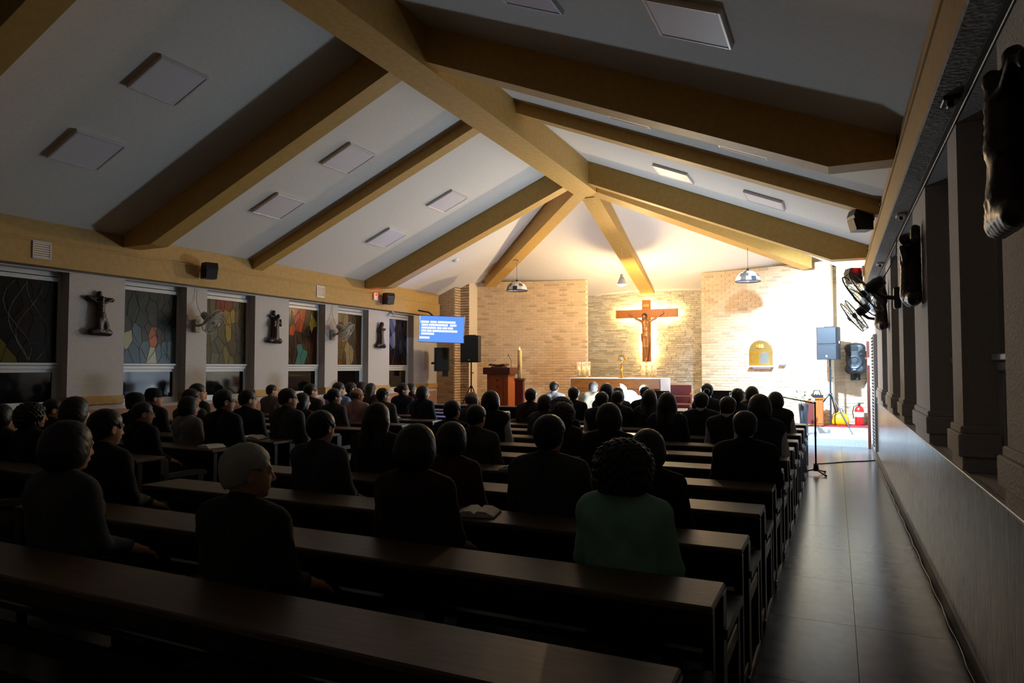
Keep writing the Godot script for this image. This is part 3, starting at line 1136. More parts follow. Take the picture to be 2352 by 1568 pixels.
# ------------------------------------------------------------------ lamps
func build_lamps():
	# floodlight hidden behind the last cross beam
	var f := thing("floodlight", "small white floodlight fixed behind the last cross beam", "floodlight", Vector3(-1.3, 4.02, -12.68))
	part("bracket", cb(Vector3(0, 0.02, -0.06), Vector3(0.06, 0.06, 0.14)), M.steel, f)
	var aim := (Vector3(0.25, 0.55, -16.4) - Vector3(-1.3, 4.0, -13.0)).normalized()
	var hb := Basis.looking_at(aim, Vector3.UP)
	part("housing", cb(Vector3(0, 0, 0.03), Vector3(0.26, 0.20, 0.10), 0.015), M.steel, f, Transform3D(hb, Vector3(0, -0.02, -0.26)))
	part("lens", cb(Vector3(0, 0, -0.025), Vector3(0.22, 0.16, 0.01)), glow(Color(0.86, 0.93, 1.0), 12.0), f, Transform3D(hb, Vector3(0, -0.02, -0.26)))
	spot(f, Vector3(0, -0.02, -0.26) + aim * 0.05, Vector3(0, -0.02, -0.26) + aim * 2.0, Color(0.76, 0.89, 1.0), E_FLOOD, 52.0, 0.08, 1.0)
	# bare bulb pendant over the altar
	var p := thing("pendant_lamp", "lit grey cone pendant hanging over the altar", "lamp", Vector3(CX, 3.45, -15.47))
	part("canopy", lathem([[0.05, 0.88], [0.05, 0.90], [0.02, 0.92], [0.0, 0.92]], 12), M.chrome, p)
	part("cord", tubem([Vector3(0, 0.24, 0), Vector3(0, 0.90, 0)], 0.004, 5), M.white, p)
	part("socket", lathem([[0.0, 0.16], [0.035, 0.16], [0.035, 0.24], [0.0, 0.25]], 12), M.white, p)
	var sh := part("shade", lathem([[0.115, 0.0], [0.105, 0.02], [0.05, 0.17], [0.0, 0.172]], 20), M.panel, p)
	part("bulb", lathem([[0.0, -0.045], [0.05, -0.035], [0.075, -0.005], [0.06, 0.03], [0.0, 0.04]], 16), glow(Color(1.0, 0.90, 0.72), 6.0), p)
	omni(p, Vector3(0, -0.06, 0), Color(1.0, 0.86, 0.64), E_PEND, 0.07)
	# leaded glass domes
	var d := thing("dome_lamp", "unlit leaded glass dome lamp hanging before the left brick wall", "lamp", Vector3(-7.06, 3.40, -15.2), 0.0, "leaded dome lamps")
	part("canopy", lathem([[0.05, 0.745], [0.05, 0.76], [0.02, 0.775], [0.0, 0.775]], 12), M.chrome, d)
	part("cord", tubem([Vector3(0, 0.25, 0), Vector3(0, 0.76, 0)], 0.004, 5), M.steel, d)
	part("finial", lathem([[0.04, 0.235], [0.03, 0.26], [0.012, 0.28], [0.0, 0.28]], 12), M.steel, d)
	var gm := [glass_mat(Color(0.80, 0.80, 0.82)), glass_mat(Color(0.72, 0.72, 0.76)), glass_mat(Color(0.20, 0.20, 0.20)), glass_mat(Color(0.36, 0.32, 0.28)), glass_mat(Color(0.85, 0.84, 0.83))]
	var r2 := RandomNumberGenerator.new()
	r2.seed = 5
	for ring in 4:
		var a0 := 0.10 + ring * 0.355
		var a1 := a0 + 0.345
		for k in 14:
			var st := new_st()
			var b0 := TAU * (k + 0.5 * ring) / 14.0 + 0.012
			var b1 := TAU * (k + 1 + 0.5 * ring) / 14.0 - 0.012
			var q := []
			for rr in [0.262, 0.256]:
				for ab in [[a0, b0], [a0, b1], [a1, b1], [a1, b0]]:
					q.append(Vector3(sin(ab[0]) * cos(ab[1]), cos(ab[0]) * 0.92, sin(ab[0]) * sin(ab[1])) * rr)
			var o: Vector3 = (q[0] + q[2] + q[4] + q[6]) * 0.25
			oquad(st, o, q[0], q[1], q[2], q[3])
			oquad(st, o, q[4], q[5], q[6], q[7])
			for e in 4:
				oquad(st, o, q[e], q[(e + 1) % 4], q[4 + (e + 1) % 4], q[4 + e])
			var pick: int = [0, 1, 4, 0, 4, 2, 3][r2.randi() % 7]
			part("glass_panel", done(st), gm[pick], d)
	part("lead_frame", lathem([[0.262, -0.005], [0.258, 0.012], [0.262, 0.012], [0.266, -0.005], [0.262, -0.005]], 28), M.lead, d)
	copy_thing(d, "leaded glass dome lamp casting a round shadow on the right brick wall", Vector3(-1.67, 3.36, -15.4), 0.4, "leaded dome lamps")
	# ceiling panel lights, switched off
	var zs := [-5.1, -8.2, -11.12]
	var bay := ["rear", "middle", "front"]
	var src: Node3D = null
	for i in 3:
		for sd in [-1, 1]:
			for k in 2:
				var dx := 2.15 if k == 0 else 3.54
				var x: float = CX + sd * dx
				var lab := "unlit square panel light on the %s bay's %s slope, %s one" % [bay[i], "aisle" if sd > 0 else "far", "upper" if k == 0 else "lower"]
				var o: Node3D
				if src == null:
					o = thing("panel_light", lab, "ceiling light", Vector3.ZERO, 0.0, "unlit square ceiling panels")
					var fs := new_st()
					for s in [-1, 1]:
						cbox(fs, Vector3(s * 0.288, -0.022, 0), Vector3(0.024, 0.044, 0.60), 0.003)
						cbox(fs, Vector3(0, -0.022, s * 0.288), Vector3(0.552, 0.044, 0.024), 0.003)
					part("frame", done(fs), M.panel_frame, o)
					part("diffuser", cb(Vector3(0, -0.022, 0), Vector3(0.552, 0.034, 0.552), 0.003), M.panel, o)
					src = o
				else:
					o = copy_thing(src, lab, Vector3.ZERO, 0.0, "unlit square ceiling panels")
				o.transform = Transform3D(Basis(Vector3(0, 0, 1), -sd * atan(SLOPE)), Vector3(x, ceil_y(x), zs[i]))
	var dl := solo("smoke_detector", lathem([[0.0, -0.05], [0.05, -0.045], [0.075, -0.02], [0.08, 0.0], [0.0, 0.0]], 20), M.white, "round white detector on the ceiling facet near the left rafter", "detector")
	dl.transform = Transform3D(Basis(Vector3(0, 0, 1), atan(SLOPE)), Vector3(-8.1, ceil_y(-8.1) + 0.0, -14.0))

# ------------------------------------------------------------------ altar things
func cup_candle(label: String, at: Vector3):
	var c := thing("glass_candle", label, "candle", at, 0.0, "candles in glass cylinders on the altar")
	var st := new_st()
	lathe(st, [[0.0, 0.045], [0.052, 0.045], [0.055, 0.055], [0.0, 0.055]], 16)
	for k in 3:
		var a := TAU * k / 3.0
		tube(st, [Vector3(cos(a) * 0.05, 0.05, sin(a) * 0.05), Vector3(cos(a) * 0.054, 0.03, sin(a) * 0.054), Vector3(cos(a) * 0.05, 0.0, sin(a) * 0.05)], 0.005, 5)
	part("stand", done(st), M.gold, c)
	part("candle", lathem([[0.0, 0.056], [0.036, 0.056], [0.036, 0.20], [0.030, 0.202], [0.0, 0.198]], 16), M.wax, c)
	part("glass_cylinder", lathem([[0.050, 0.056], [0.050, 0.37], [0.0475, 0.37], [0.0475, 0.056]], 20), M.glass, c)
	part("flame", lathem([[0.0, 0.205], [0.010, 0.222], [0.007, 0.24], [0.0, 0.262]], 10), M.flame, c)
	omni(c, Vector3(0, 0.232, 0), Color(1.0, 0.72, 0.36), E_CANDLE, 0.012)
	return c

func build_altar():
	# altar table
	var a := thing("altar", "brown wooden altar table on the carpeted platform", "altar", Vector3(CX, 0.28, -14.8))
	part("slab", cb(Vector3(0, 0.87, -0.5), Vector3(2.06, 0.22, 1.0), 0.008), M.altar_wood, a)
	part("body", cb(Vector3(0, 0.38, -0.5), Vector3(1.76, 0.76, 0.78), 0.01), M.altar_wood, a)
	for sx in [-0.62, 0.0, 0.62]:
		part("front_panel", cb(Vector3(sx, 0.38, -0.105), Vector3(0.54, 0.60, 0.02), 0.006), M.altar_wood, a)
	part("plinth", cb(Vector3(0, 0.04, -0.5), Vector3(1.84, 0.08, 0.86), 0.01), M.dark_wood, a)
	var cs := new_st()
	cbox(cs, Vector3(0, 0.9875, -0.5), Vector3(2.08, 0.015, 1.02), 0.004)
	# hanging end with a slightly wavy hem
	for k in 8:
		var z0 := -1.0 + k * 0.125
		var w0 := 0.006 * sin(k * 1.7)
		var w1 := 0.006 * sin((k + 1) * 1.7)
		for q in [[1.0395 + w0, z0, 1.0395 + w1, z0 + 0.125]]:
			quad(cs, Vector3(1.0395, 0.99, q[1]), Vector3(q[0], 0.66, q[1]), Vector3(q[2], 0.66, q[3]), Vector3(1.0395, 0.99, q[3]))
			quad(cs, Vector3(1.0325, 0.99, q[3]), Vector3(q[2] - 0.007, 0.66, q[3]), Vector3(q[0] - 0.007, 0.66, q[1]), Vector3(1.0325, 0.99, q[1]))
			quad(cs, Vector3(q[0], 0.66, q[1]), Vector3(q[0] - 0.007, 0.66, q[1]), Vector3(q[2] - 0.007, 0.66, q[3]), Vector3(q[2], 0.66, q[3]))
	for k in 8:
		var z0 := -1.0 + k * 0.125
		quad(cs, Vector3(-1.0395, 0.99, z0), Vector3(-1.0395, 0.66, z0), Vector3(-1.0395, 0.66, z0 + 0.125), Vector3(-1.0395, 0.99, z0 + 0.125))
		quad(cs, Vector3(-1.0325, 0.99, z0 + 0.125), Vector3(-1.0325, 0.66, z0 + 0.125), Vector3(-1.0325, 0.66, z0), Vector3(-1.0325, 0.99, z0))
	solo("altar_cloth", done(cs), M.cloth, "white cloth over the altar, hanging down at its ends", "altar cloth", at_pos(Vector3(CX, 0.28, -14.8)))
	var top := 0.28 + 0.996
	for k in 3:
		cup_candle("lit glass cylinder candle of the trio toward the lectern, %s of its three" % ["outermost", "middle", "innermost"][k], Vector3(-5.36 + k * 0.115, top, -14.95 - 0.02 * (k % 2)))
		cup_candle("lit glass cylinder candle of the trio before the crucifix, %s of its three" % ["innermost", "middle", "outermost"][k], Vector3(-3.86 + k * 0.125, top, -15.0 - 0.02 * (k % 2)))
	# monstrance
	var m := thing("monstrance", "golden sunburst monstrance standing on the altar", "monstrance", Vector3(-4.36, top, -15.0))
	part("foot", lathem([[0.0, 0.0], [0.085, 0.0], [0.08, 0.015], [0.045, 0.03], [0.024, 0.06], [0.020, 0.2], [0.030, 0.225], [0.020, 0.25], [0.016, 0.33], [0.0, 0.33]], 18), M.gold, m)
	part("host_ring", lathem([[0.055, -0.015], [0.068, 0.0], [0.055, 0.015], [0.045, 0.0], [0.055, -0.015]], 24), M.gold, m, Transform3D(Basis(Vector3.RIGHT, PI / 2), Vector3(0, 0.445, 0)))
	part("host", lathem([[0.0, -0.004], [0.046, -0.004], [0.046, 0.004], [0.0, 0.004]], 24), M.white, m, Transform3D(Basis(Vector3.RIGHT, PI / 2), Vector3(0, 0.445, 0)))
	for k in 24:
		var an := TAU * k / 24.0
		var l := 0.125 if k % 2 == 0 else 0.10
		var d := Vector3(cos(an), sin(an), 0)
		part("ray", tubem([Vector3(0, 0.445, 0) + d * 0.062, Vector3(0, 0.445, 0) + d * l], 0.009, 5, 0.003), M.gold, m)
	part("small_cross", cb(Vector3(0, 0.595, 0), Vector3(0.012, 0.06, 0.01), 0.002), M.gold, m)
	# crucifix
	var c := thing("crucifix", "large backlit wooden crucifix with a bronze figure on the stone wall", "crucifix", Vector3(-4.56, 2.5, -18.08))
	part("upright", cb(Vector3(0, -0.01, 0), Vector3(0.23, 1.66, 0.08), 0.006), M.cross_wood, c)
	part("crossbar", cb(Vector3(0, 0.46, 0.002), Vector3(1.68, 0.22, 0.078), 0.006), M.cross_wood, c)
	part("title_plaque", cb(Vector3(0, 0.675, 0.05), Vector3(0.19, 0.10, 0.02), 0.004), M.bronze, c)
	var tm := TextMesh.new()
	tm.text = "INRI"
	tm.font_size = 16
	tm.pixel_size = 0.0042
	tm.depth = 0.006
	part("title_letters", tm, M.brass, c, at_pos(Vector3(0, 0.675, 0.062)))
	var F := fld(Vector3(-0.56, -0.92, -0.06), Vector3(0.56, 0.62, 0.2), 0.011)
	f_ell(F, Vector3(-0.03, 0.34, 0.075), Vector3(0.055, 0.075, 0.065), 0.02)          # head, bowed
	f_cap(F, Vector3(-0.02, 0.28, 0.05), Vector3(0.0, 0.21, 0.04), 0.03, 0.04)
	f_cap(F, Vector3(-0.05, 0.19, 0.05), Vector3(-0.03, -0.02, 0.05), 0.06, 0.05, 0.04)
	f_cap(F, Vector3(0.05, 0.19, 0.05), Vector3(0.03, -0.02, 0.05), 0.06, 0.05, 0.04)
	f_cap(F, Vector3(-0.03, -0.02, 0.05), Vector3(-0.04, -0.15, 0.05), 0.055, 0.065, 0.04)
	f_cap(F, Vector3(0.03, -0.02, 0.05), Vector3(0.05, -0.15, 0.05), 0.055, 0.065, 0.04)
	f_ell(F, Vector3(0.0, -0.17, 0.055), Vector3(0.115, 0.085, 0.08), 0.03)             # loin cloth
	f_cap(F, Vector3(-0.09, -0.14, 0.06), Vector3(-0.10, -0.32, 0.05), 0.04, 0.02, 0.02)
	for s in [-1.0, 1.0]:
		f_cap(F, Vector3(s * 0.09, 0.215, 0.045), Vector3(s * 0.25, 0.29, 0.035), 0.038, 0.030, 0.03)
		f_cap(F, Vector3(s * 0.25, 0.29, 0.035), Vector3(s * 0.42, 0.40, 0.03), 0.030, 0.020, 0.02)
		f_ell(F, Vector3(s * 0.45, 0.425, 0.03), Vector3(0.035, 0.03, 0.018), 0.02)
		f_cap(F, Vector3(s * 0.455, 0.43, 0.03), Vector3(s * 0.475, 0.475, 0.04), 0.013, 0.010, 0.012)
		f_cap(F, Vector3(s * 0.05, -0.2, 0.06), Vector3(s * 0.045 + 0.01, -0.47, 0.10), 0.058, 0.042, 0.03)
		f_cap(F, Vector3(s * 0.045 + 0.01, -0.47, 0.10), Vector3(s * 0.02 + 0.01, -0.77, 0.05), 0.042, 0.025, 0.02)
		f_cap(F, Vector3(s * 0.02 + 0.01, -0.77, 0.05), Vector3(0.01, -0.87, 0.10), 0.028, 0.022, 0.02)
	part("figure", one(F), M.bronze, c, at_pos(Vector3(0, 0.03, 0.04)))
	var H := fld(Vector3(-0.12, 0.2, -0.02), Vector3(0.1, 0.48, 0.18), 0.010)
	f_ell(H, Vector3(-0.03, 0.365, 0.06), Vector3(0.065, 0.07, 0.07), 0.02)
	f_cap(H, Vector3(-0.07, 0.35, 0.07), Vector3(-0.08, 0.25, 0.07), 0.025, 0.015, 0.02)
	part("hair", one(H), M.statue, c, at_pos(Vector3(0, 0.03, 0.04)))
	# light strips on the back of the cross
	var lm := glow(Color(1.0, 0.80, 0.40), 5.0)
	var strips := [[Vector3(0, -0.30, -0.055), Vector2(0.12, 1.0)], [Vector3(0, 0.64, -0.055), Vector2(0.12, 0.26)], [Vector3(-0.46, 0.46, -0.055), Vector2(0.66, 0.12)], [Vector3(0.46, 0.46, -0.055), Vector2(0.66, 0.12)]]
	for s in strips:
		var ctr: Vector3 = s[0]
		var sz: Vector2 = s[1]
		part("light_strip", cb(ctr, Vector3(sz.x, sz.y, 0.012), 0.002), lm, c)
		area(c, ctr + Vector3(0, 0, -0.012), ctr + Vector3(0, 0, -1), sz, Color(1.0, 0.85, 0.55), E_CROSS * sz.x * sz.y / 0.12)
	part("wall_mount", cb(Vector3(0, 0.2, -0.11), Vector3(0.06, 0.06, 0.18)), M.steel, c)
	# lectern
	var l := thing("lectern", "brown wooden lectern with a wide top on the platform", "lectern", Vector3(-7.49, 0.28, -15.0))
	part("top", cb(Vector3(0, 1.15, -0.2), Vector3(0.74, 0.17, 0.55), 0.008), M.dark_wood, l)
	part("body", cb(Vector3(0, 0.56, -0.2), Vector3(0.58, 1.02, 0.42), 0.008), M.lectern_wood, l)
	for sx in [-0.22, -0.15, 0.15, 0.22]:
		part("fillet", cb(Vector3(sx, 0.54, 0.015), Vector3(0.018, 0.98, 0.014), 0.003), M.lectern_wood, l)
	for k in 3:
		part("rosette", lathem([[0.0, 0.0], [0.03, 0.0], [0.026, 0.01], [0.0, 0.014]], 14), M.dark_wood, l, Transform3D(Basis(Vector3.RIGHT, PI / 2), Vector3(0, 0.92 - k * 0.15, 0.01)))
	part("plinth", cb(Vector3(0, 0.028, -0.2), Vector3(0.66, 0.05, 0.5), 0.006), M.dark_wood, l)
	part("microphone", tubem([Vector3(0.29, 1.23, -0.15), Vector3(0.30, 1.36, -0.16), Vector3(0.27, 1.47, -0.14), Vector3(0.25, 1.52, -0.11)], 0.006, 6), M.black, l)
	part("microphone_head", lathem([[0.0, -0.02], [0.013, -0.014], [0.013, 0.02], [0.0, 0.03]], 10), M.black, l, at_pos(Vector3(0.245, 1.53, -0.105)))
	var bk := thing("lectionary", "dark open lectionary lying on the lectern", "book", Vector3(-7.55, 1.516, -15.2))
	for s in [-1.0, 1.0]:
		part("cover", cb(Vector3(s * 0.115, 0.03, 0), Vector3(0.23, 0.018, 0.30), 0.004), M.maroon, bk, Transform3D(Basis(Vector3(0, 0, 1), s * 0.12), Vector3.ZERO))
		part("pages", cb(Vector3(s * 0.11, 0.052, 0), Vector3(0.21, 0.028, 0.28), 0.006), M.dark_wood, bk, Transform3D(Basis(Vector3(0, 0, 1), s * 0.12), Vector3.ZERO))
	part("book_rest", cb(Vector3(0, 0.012, 0), Vector3(0.30, 0.024, 0.30), 0.004), M.dark_wood, bk)
	# paschal candle
	var ps := thing("candle_column", "dark maroon wooden column carrying the paschal candle", "pedestal", Vector3(-6.80, 0.28, -14.8))
	part("shaft", cb(Vector3(0, 0.47, 0), Vector3(0.20, 0.90, 0.20), 0.006), M.maroon, ps, rot_y(0.25))
	part("foot", cb(Vector3(0, 0.03, 0), Vector3(0.28, 0.06, 0.28), 0.008), M.maroon, ps, rot_y(0.25))
	part("cap", cb(Vector3(0, 0.93, 0), Vector3(0.23, 0.03, 0.23), 0.006), M.maroon, ps, rot_y(0.25))
	var pc := thing("paschal_candle", "tall lit paschal candle with painted emblems", "candle", Vector3(-6.80, 1.225, -14.8))
	part("wax", lathem([[0.0, 0.0], [0.052, 0.0], [0.052, 0.70], [0.046, 0.705], [0.0, 0.695]], 20), M.wax, pc)
	part("flame", lathem([[0.0, 0.70], [0.014, 0.725], [0.010, 0.75], [0.0, 0.78]], 10), M.flame, pc)
	omni(pc, Vector3(0, 0.735, 0), Color(1.0, 0.72, 0.36), E_CANDLE, 0.015)
	var em := mat(Color(0.45, 0.07, 0.05), 0.5)
	part("painted_cross", cb(Vector3(0, 0.30, 0.052), Vector3(0.012, 0.13, 0.006), 0.001), em, pc)
	part("painted_cross", cb(Vector3(0, 0.325, 0.052), Vector3(0.055, 0.012, 0.006), 0.001), em, pc)
	part("painted_figure", cb(Vector3(0.005, 0.13, 0.050), Vector3(0.04, 0.13, 0.006), 0.002), mat(Color(0.62, 0.74, 0.76), 0.6), pc)
	var wr := thing("flower_wreath", "small green wreath around the foot of the paschal candle", "wreath", Vector3(-6.80, 1.228, -14.8))
	for k in 26:
		var an := TAU * k / 26.0
		var st := new_st()
		var d := Vector3(cos(an), 0, sin(an))
		var tdir := Vector3(-d.z, 0, d.x)
		var b := d * (0.085 + 0.02 * (k % 3))
		var tip := b + d * 0.035 + Vector3(0, 0.02 + 0.02 * (k % 2), 0) + tdir * 0.02
		var o := (b + tip) * 0.5
		oquad(st, o + Vector3(0, -1, 0), b, b + tdir * 0.018 + Vector3(0, 0.02, 0), tip, b - tdir * 0.018 + Vector3(0, 0.02, 0))
		oquad(st, o + Vector3(0, 1, 0), b + Vector3(0, -0.003, 0), b + tdir * 0.018 + Vector3(0, 0.017, 0), tip + Vector3(0, -0.003, 0), b - tdir * 0.018 + Vector3(0, 0.017, 0))
		part("leaf", done(st), M.leaf2 if k % 3 else M.leaf, wr)
	part("ring", lathem([[0.075, 0.0], [0.095, 0.0], [0.095, 0.02], [0.075, 0.02], [0.075, 0.0]], 18), M.leaf, wr)
	# red chairs by the altar
	for k in 2:
		var ch := thing("presider_chair", ["tall red-backed wooden chair right of the altar", "lower red chair with pale arms in front of the tall one"][k], "chair", [Vector3(-3.12, 0.28, -15.3), Vector3(-2.98, 0.28, -14.6)][k], 0.1)
		var hh: float = [0.42, 0.20][k]
		part("seat", cb(Vector3(0, 0.43, 0), Vector3(0.46, 0.09, 0.44), 0.02), M.maroon, ch)
		part("backrest", cb(Vector3(0, 0.43 + hh * 0.5, -0.21), Vector3(0.46, hh, 0.05), 0.015), M.maroon, ch)
		for sx in [-1, 1]:
			for sz in [-1, 1]:
				part("leg", cb(Vector3(sx * 0.20, 0.20, sz * 0.18), Vector3(0.04, 0.40, 0.04), 0.005), M.dark_wood, ch)
			part("armrest", cb(Vector3(sx * 0.25, 0.66, 0.0), Vector3(0.05, 0.035, 0.42), 0.01), M.lectern_wood, ch)
			part("arm_post", cb(Vector3(sx * 0.25, 0.55, 0.18), Vector3(0.035, 0.22, 0.035), 0.005), M.lectern_wood, ch)
	# tabernacle on the curved wall
	var q := arc_pt(2.93)
	var ang := atan2(-2.93, ARC_R - 0.3)
	var t := thing("tabernacle", "bronze arched tabernacle with golden doors set on the brick wall", "tabernacle", Vector3(q.x, 1.56, q.y + 0.01), ang)
	var pa := PackedVector2Array([Vector2(-0.255, 0), Vector2(0.255, 0), Vector2(0.255, 0.33)])
	for k in range(1, 12):
		pa.append(Vector2(cos(PI * k / 12.0) * 0.255, 0.33 + sin(PI * k / 12.0) * 0.255))
	pa.append(Vector2(-0.255, 0.33))
	var ts := new_st()
	prism(ts, pa, -0.1, 0.12)
	part("arched_body", done(ts), M.brass, t)
	part("door_frame", cb(Vector3(0, 0.17, 0.122), Vector3(0.47, 0.32, 0.015), 0.004), M.gold, t)
	for s in [-1, 1]:
		part("door", cb(Vector3(s * 0.108, 0.17, 0.132), Vector3(0.20, 0.27, 0.012), 0.004), M.gold if s < 0 else mat(Color(0.70, 0.70, 0.66), 0.2, 0.8), t)
	for k in 8:
		part("door_relief", cb(Vector3(-0.17 + (k % 4) * 0.04, 0.235 - int(k / 4.0) * 0.06, 0.140), Vector3(0.016, 0.045, 0.01), 0.003), M.brass, t, Transform3D(Basis(Vector3(0, 0, 1), 0.3 * (k % 3 - 1)), Vector3.ZERO))
	for k in 3:
		part("vigil_light", lathem([[0.0, 0.0], [0.028, 0.01], [0.03, 0.06], [0.012, 0.09], [0.0, 0.10]], 12), glow([Color(1.0, 0.30, 0.05), Color(1.0, 0.55, 0.15), Color(1.0, 0.80, 0.40)][k], 2.2), t, at_pos(Vector3(-0.06 + k * 0.06, 0.40, 0.135)))
	var sh := thing("wall_shelf", "white stone shelf under the tabernacle", "shelf", Vector3(q.x + 0.0, 1.52, q.y + 0.01), ang)
	part("board", cb(Vector3(0, 0.018, 0.08), Vector3(0.56, 0.035, 0.17), 0.004), M.white, sh)
	part("bracket", cb(Vector3(0, -0.02, 0.03), Vector3(0.40, 0.04, 0.06), 0.004), M.white, sh)
	var q2 := arc_pt(3.40)
	var sh2 := thing("wall_shelf", "tiny white shelf to the right of the tabernacle", "shelf", Vector3(q2.x, 1.58, q2.y + 0.01), ang - 0.05)
	part("board", cb(Vector3(0, 0.015, 0.07), Vector3(0.14, 0.03, 0.15), 0.004), M.white, sh2)
	part("bracket", cb(Vector3(0, -0.015, 0.03), Vector3(0.09, 0.03, 0.06), 0.004), M.white, sh2)

# ------------------------------------------------------------------ equipment
func pa_speaker(t: Node3D, w: float, h: float, d: float):
	# cabinet centred at origin, front towards +z
	var poly := PackedVector2Array([Vector2(-w * 0.5, d * 0.5), Vector2(w * 0.5, d * 0.5), Vector2(w * 0.5, -d * 0.1), Vector2(w * 0.28, -d * 0.5), Vector2(-w * 0.28, -d * 0.5), Vector2(-w * 0.5, -d * 0.1)])
	var st := new_st()
	prism(st, poly, -h * 0.5, h * 0.5, Transform3D(Basis(Vector3(1, 0, 0), Vector3(0, 0, 1), Vector3(0, -1, 0)), Vector3.ZERO))
	part("cabinet", done(st), M.speaker, t)

func tripod(t: Node3D, base_y: float, hub: float, top: float, spread: float, turn: float):
	part("pole", tubem([Vector3(0, base_y + 0.05, 0), Vector3(0, top, 0)], 0.018, 10), M.steel, t)
	part("collar", lathem([[0.0, hub - 0.03], [0.035, hub - 0.03], [0.035, hub + 0.03], [0.0, hub + 0.03]], 12), M.black, t)
	part("clamp_knob", tubem([Vector3(0.0, hub + 0.35, 0), Vector3(0.06, hub + 0.35, 0)], 0.012, 8), M.black, t)
	for k in 3:
		var a := TAU * k / 3.0 + turn
		var d := Vector3(cos(a), 0, sin(a))
		part("leg", tubem([Vector3(0, hub, 0) + d * 0.03, d * spread + Vector3(0, base_y + 0.012, 0)], 0.014, 8), M.steel, t)
		part("brace", tubem([Vector3(0, base_y + 0.18, 0), d * spread * 0.55 + Vector3(0, base_y + (hub - base_y) * 0.45, 0)], 0.006, 6), M.steel, t)

func fan(t: Node3D, cage: float, body: Material, blade: Material):
	# wall fan: wall plate at origin (wall is at +x), head in front; head looks along local -z of its own part frame
	part("wall_plate", cb(Vector3(-0.03, 0, 0), Vector3(0.06, 0.22, 0.12), 0.012), body, t)
	part("arm", tubem([Vector3(-0.05, 0.0, 0), Vector3(-0.16, 0.02, 0), Vector3(-0.22, 0.07, -0.02)], 0.022, 8), body, t)
	var hx := Transform3D(Basis(Vector3.UP, 1.25) * Basis(Vector3.RIGHT, -0.6), Vector3(-0.26, 0.12, -0.05))
	part("motor", lathem([[0.0, -0.13], [0.05, -0.12], [0.07, -0.05], [0.065, 0.04], [0.03, 0.07], [0.0, 0.07]], 16), body, t, hx * Transform3D(Basis(Vector3.RIGHT, -PI / 2), Vector3(0, 0, 0.02)))
	var st := new_st()
	for z in [-0.06, -0.14]:
		for rr in [[cage, 0.007], [cage * 0.62, 0.003], [cage * 0.3, 0.003]]:
			var pts := []
			for k in 25:
				var a := TAU * k / 24.0
				pts.append(Vector3(cos(a) * rr[0], sin(a) * rr[0], z - (0.05 * (1.0 - rr[0] / cage) if z < -0.1 else -0.03 * (1.0 - rr[0] / cage))))
			tube(st, pts, rr[1], 5, -1.0, false)
	for k in 30:
		var a := TAU * k / 30.0
		var d := Vector3(cos(a), sin(a), 0)
		tube(st, [d * cage + Vector3(0, 0, -0.06), d * cage + Vector3(0, 0, -0.14), d * cage * 0.62 + Vector3(0, 0, -0.160), d * 0.04 + Vector3(0, 0, -0.185)], 0.0018, 4, -1.0, false)
		tube(st, [d * cage + Vector3(0, 0, -0.06), d * 0.05 + Vector3(0, 0, -0.03)], 0.0018, 4, -1.0, false)
	part("cage", done(st), body, t, hx)
	for k in 4:
		var b := new_st()
		var a := TAU * k / 4.0
		var bs := Basis(Vector3(0, 0, 1), a)
		var pl := PackedVector2Array([Vector2(0.03, -0.02), Vector2(cage * 0.5, -0.075), Vector2(cage * 0.88, -0.07), Vector2(cage * 0.9, 0.02), Vector2(cage * 0.5, 0.07), Vector2(0.03, 0.02)])
		prism(b, pl, -0.003, 0.003, Transform3D(bs * Basis(Vector3.RIGHT, 0.35), Vector3(0, 0, -0.10)))
		part("blade", done(b), blade, t, hx)
	part("hub", lathem([[0.0, -0.03], [0.035, -0.025], [0.04, 0.02], [0.0, 0.03]], 14), body, t, hx * Transform3D(Basis(Vector3.RIGHT, -PI / 2), Vector3(0, 0, -0.10)))
	part("cage_badge", lathem([[0.0, 0.0], [0.04, 0.0], [0.035, 0.012], [0.0, 0.014]], 14), body, t, hx * Transform3D(Basis(Vector3.RIGHT, -PI / 2), Vector3(0, 0, -0.184)))
	part("power_cord", tubem([Vector3(-0.20, 0.12, 0.02), Vector3(-0.10, 0.30, 0.04), Vector3(-0.03, 0.45, 0.02), Vector3(-0.02, 0.62, 0.0)], 0.005, 5), body, t)

func box_speaker(label: String, at: Vector3, turn: float, grp: String):
	var t := thing("wall_speaker", label, "speaker", at, turn, grp)
	var st := new_st()
	prism(st, PackedVector2Array([Vector2(-0.10, -0.13), Vector2(0.08, -0.13), Vector2(0.13, 0.05), Vector2(0.10, 0.13), Vector2(-0.08, 0.13), Vector2(-0.10, 0.02)]), -0.10, 0.10)
	part("cabinet", done(st), M.black, t)
	part("grille", cb(Vector3(0.118, -0.03, 0), Vector3(0.012, 0.15, 0.18), 0.004), M.grille, t, Transform3D(Basis(Vector3(0, 0, 1), -0.27), Vector3.ZERO))
	part("bracket", cb(Vector3(-0.12, 0.02, 0), Vector3(0.06, 0.05, 0.05), 0.004), M.steel, t)

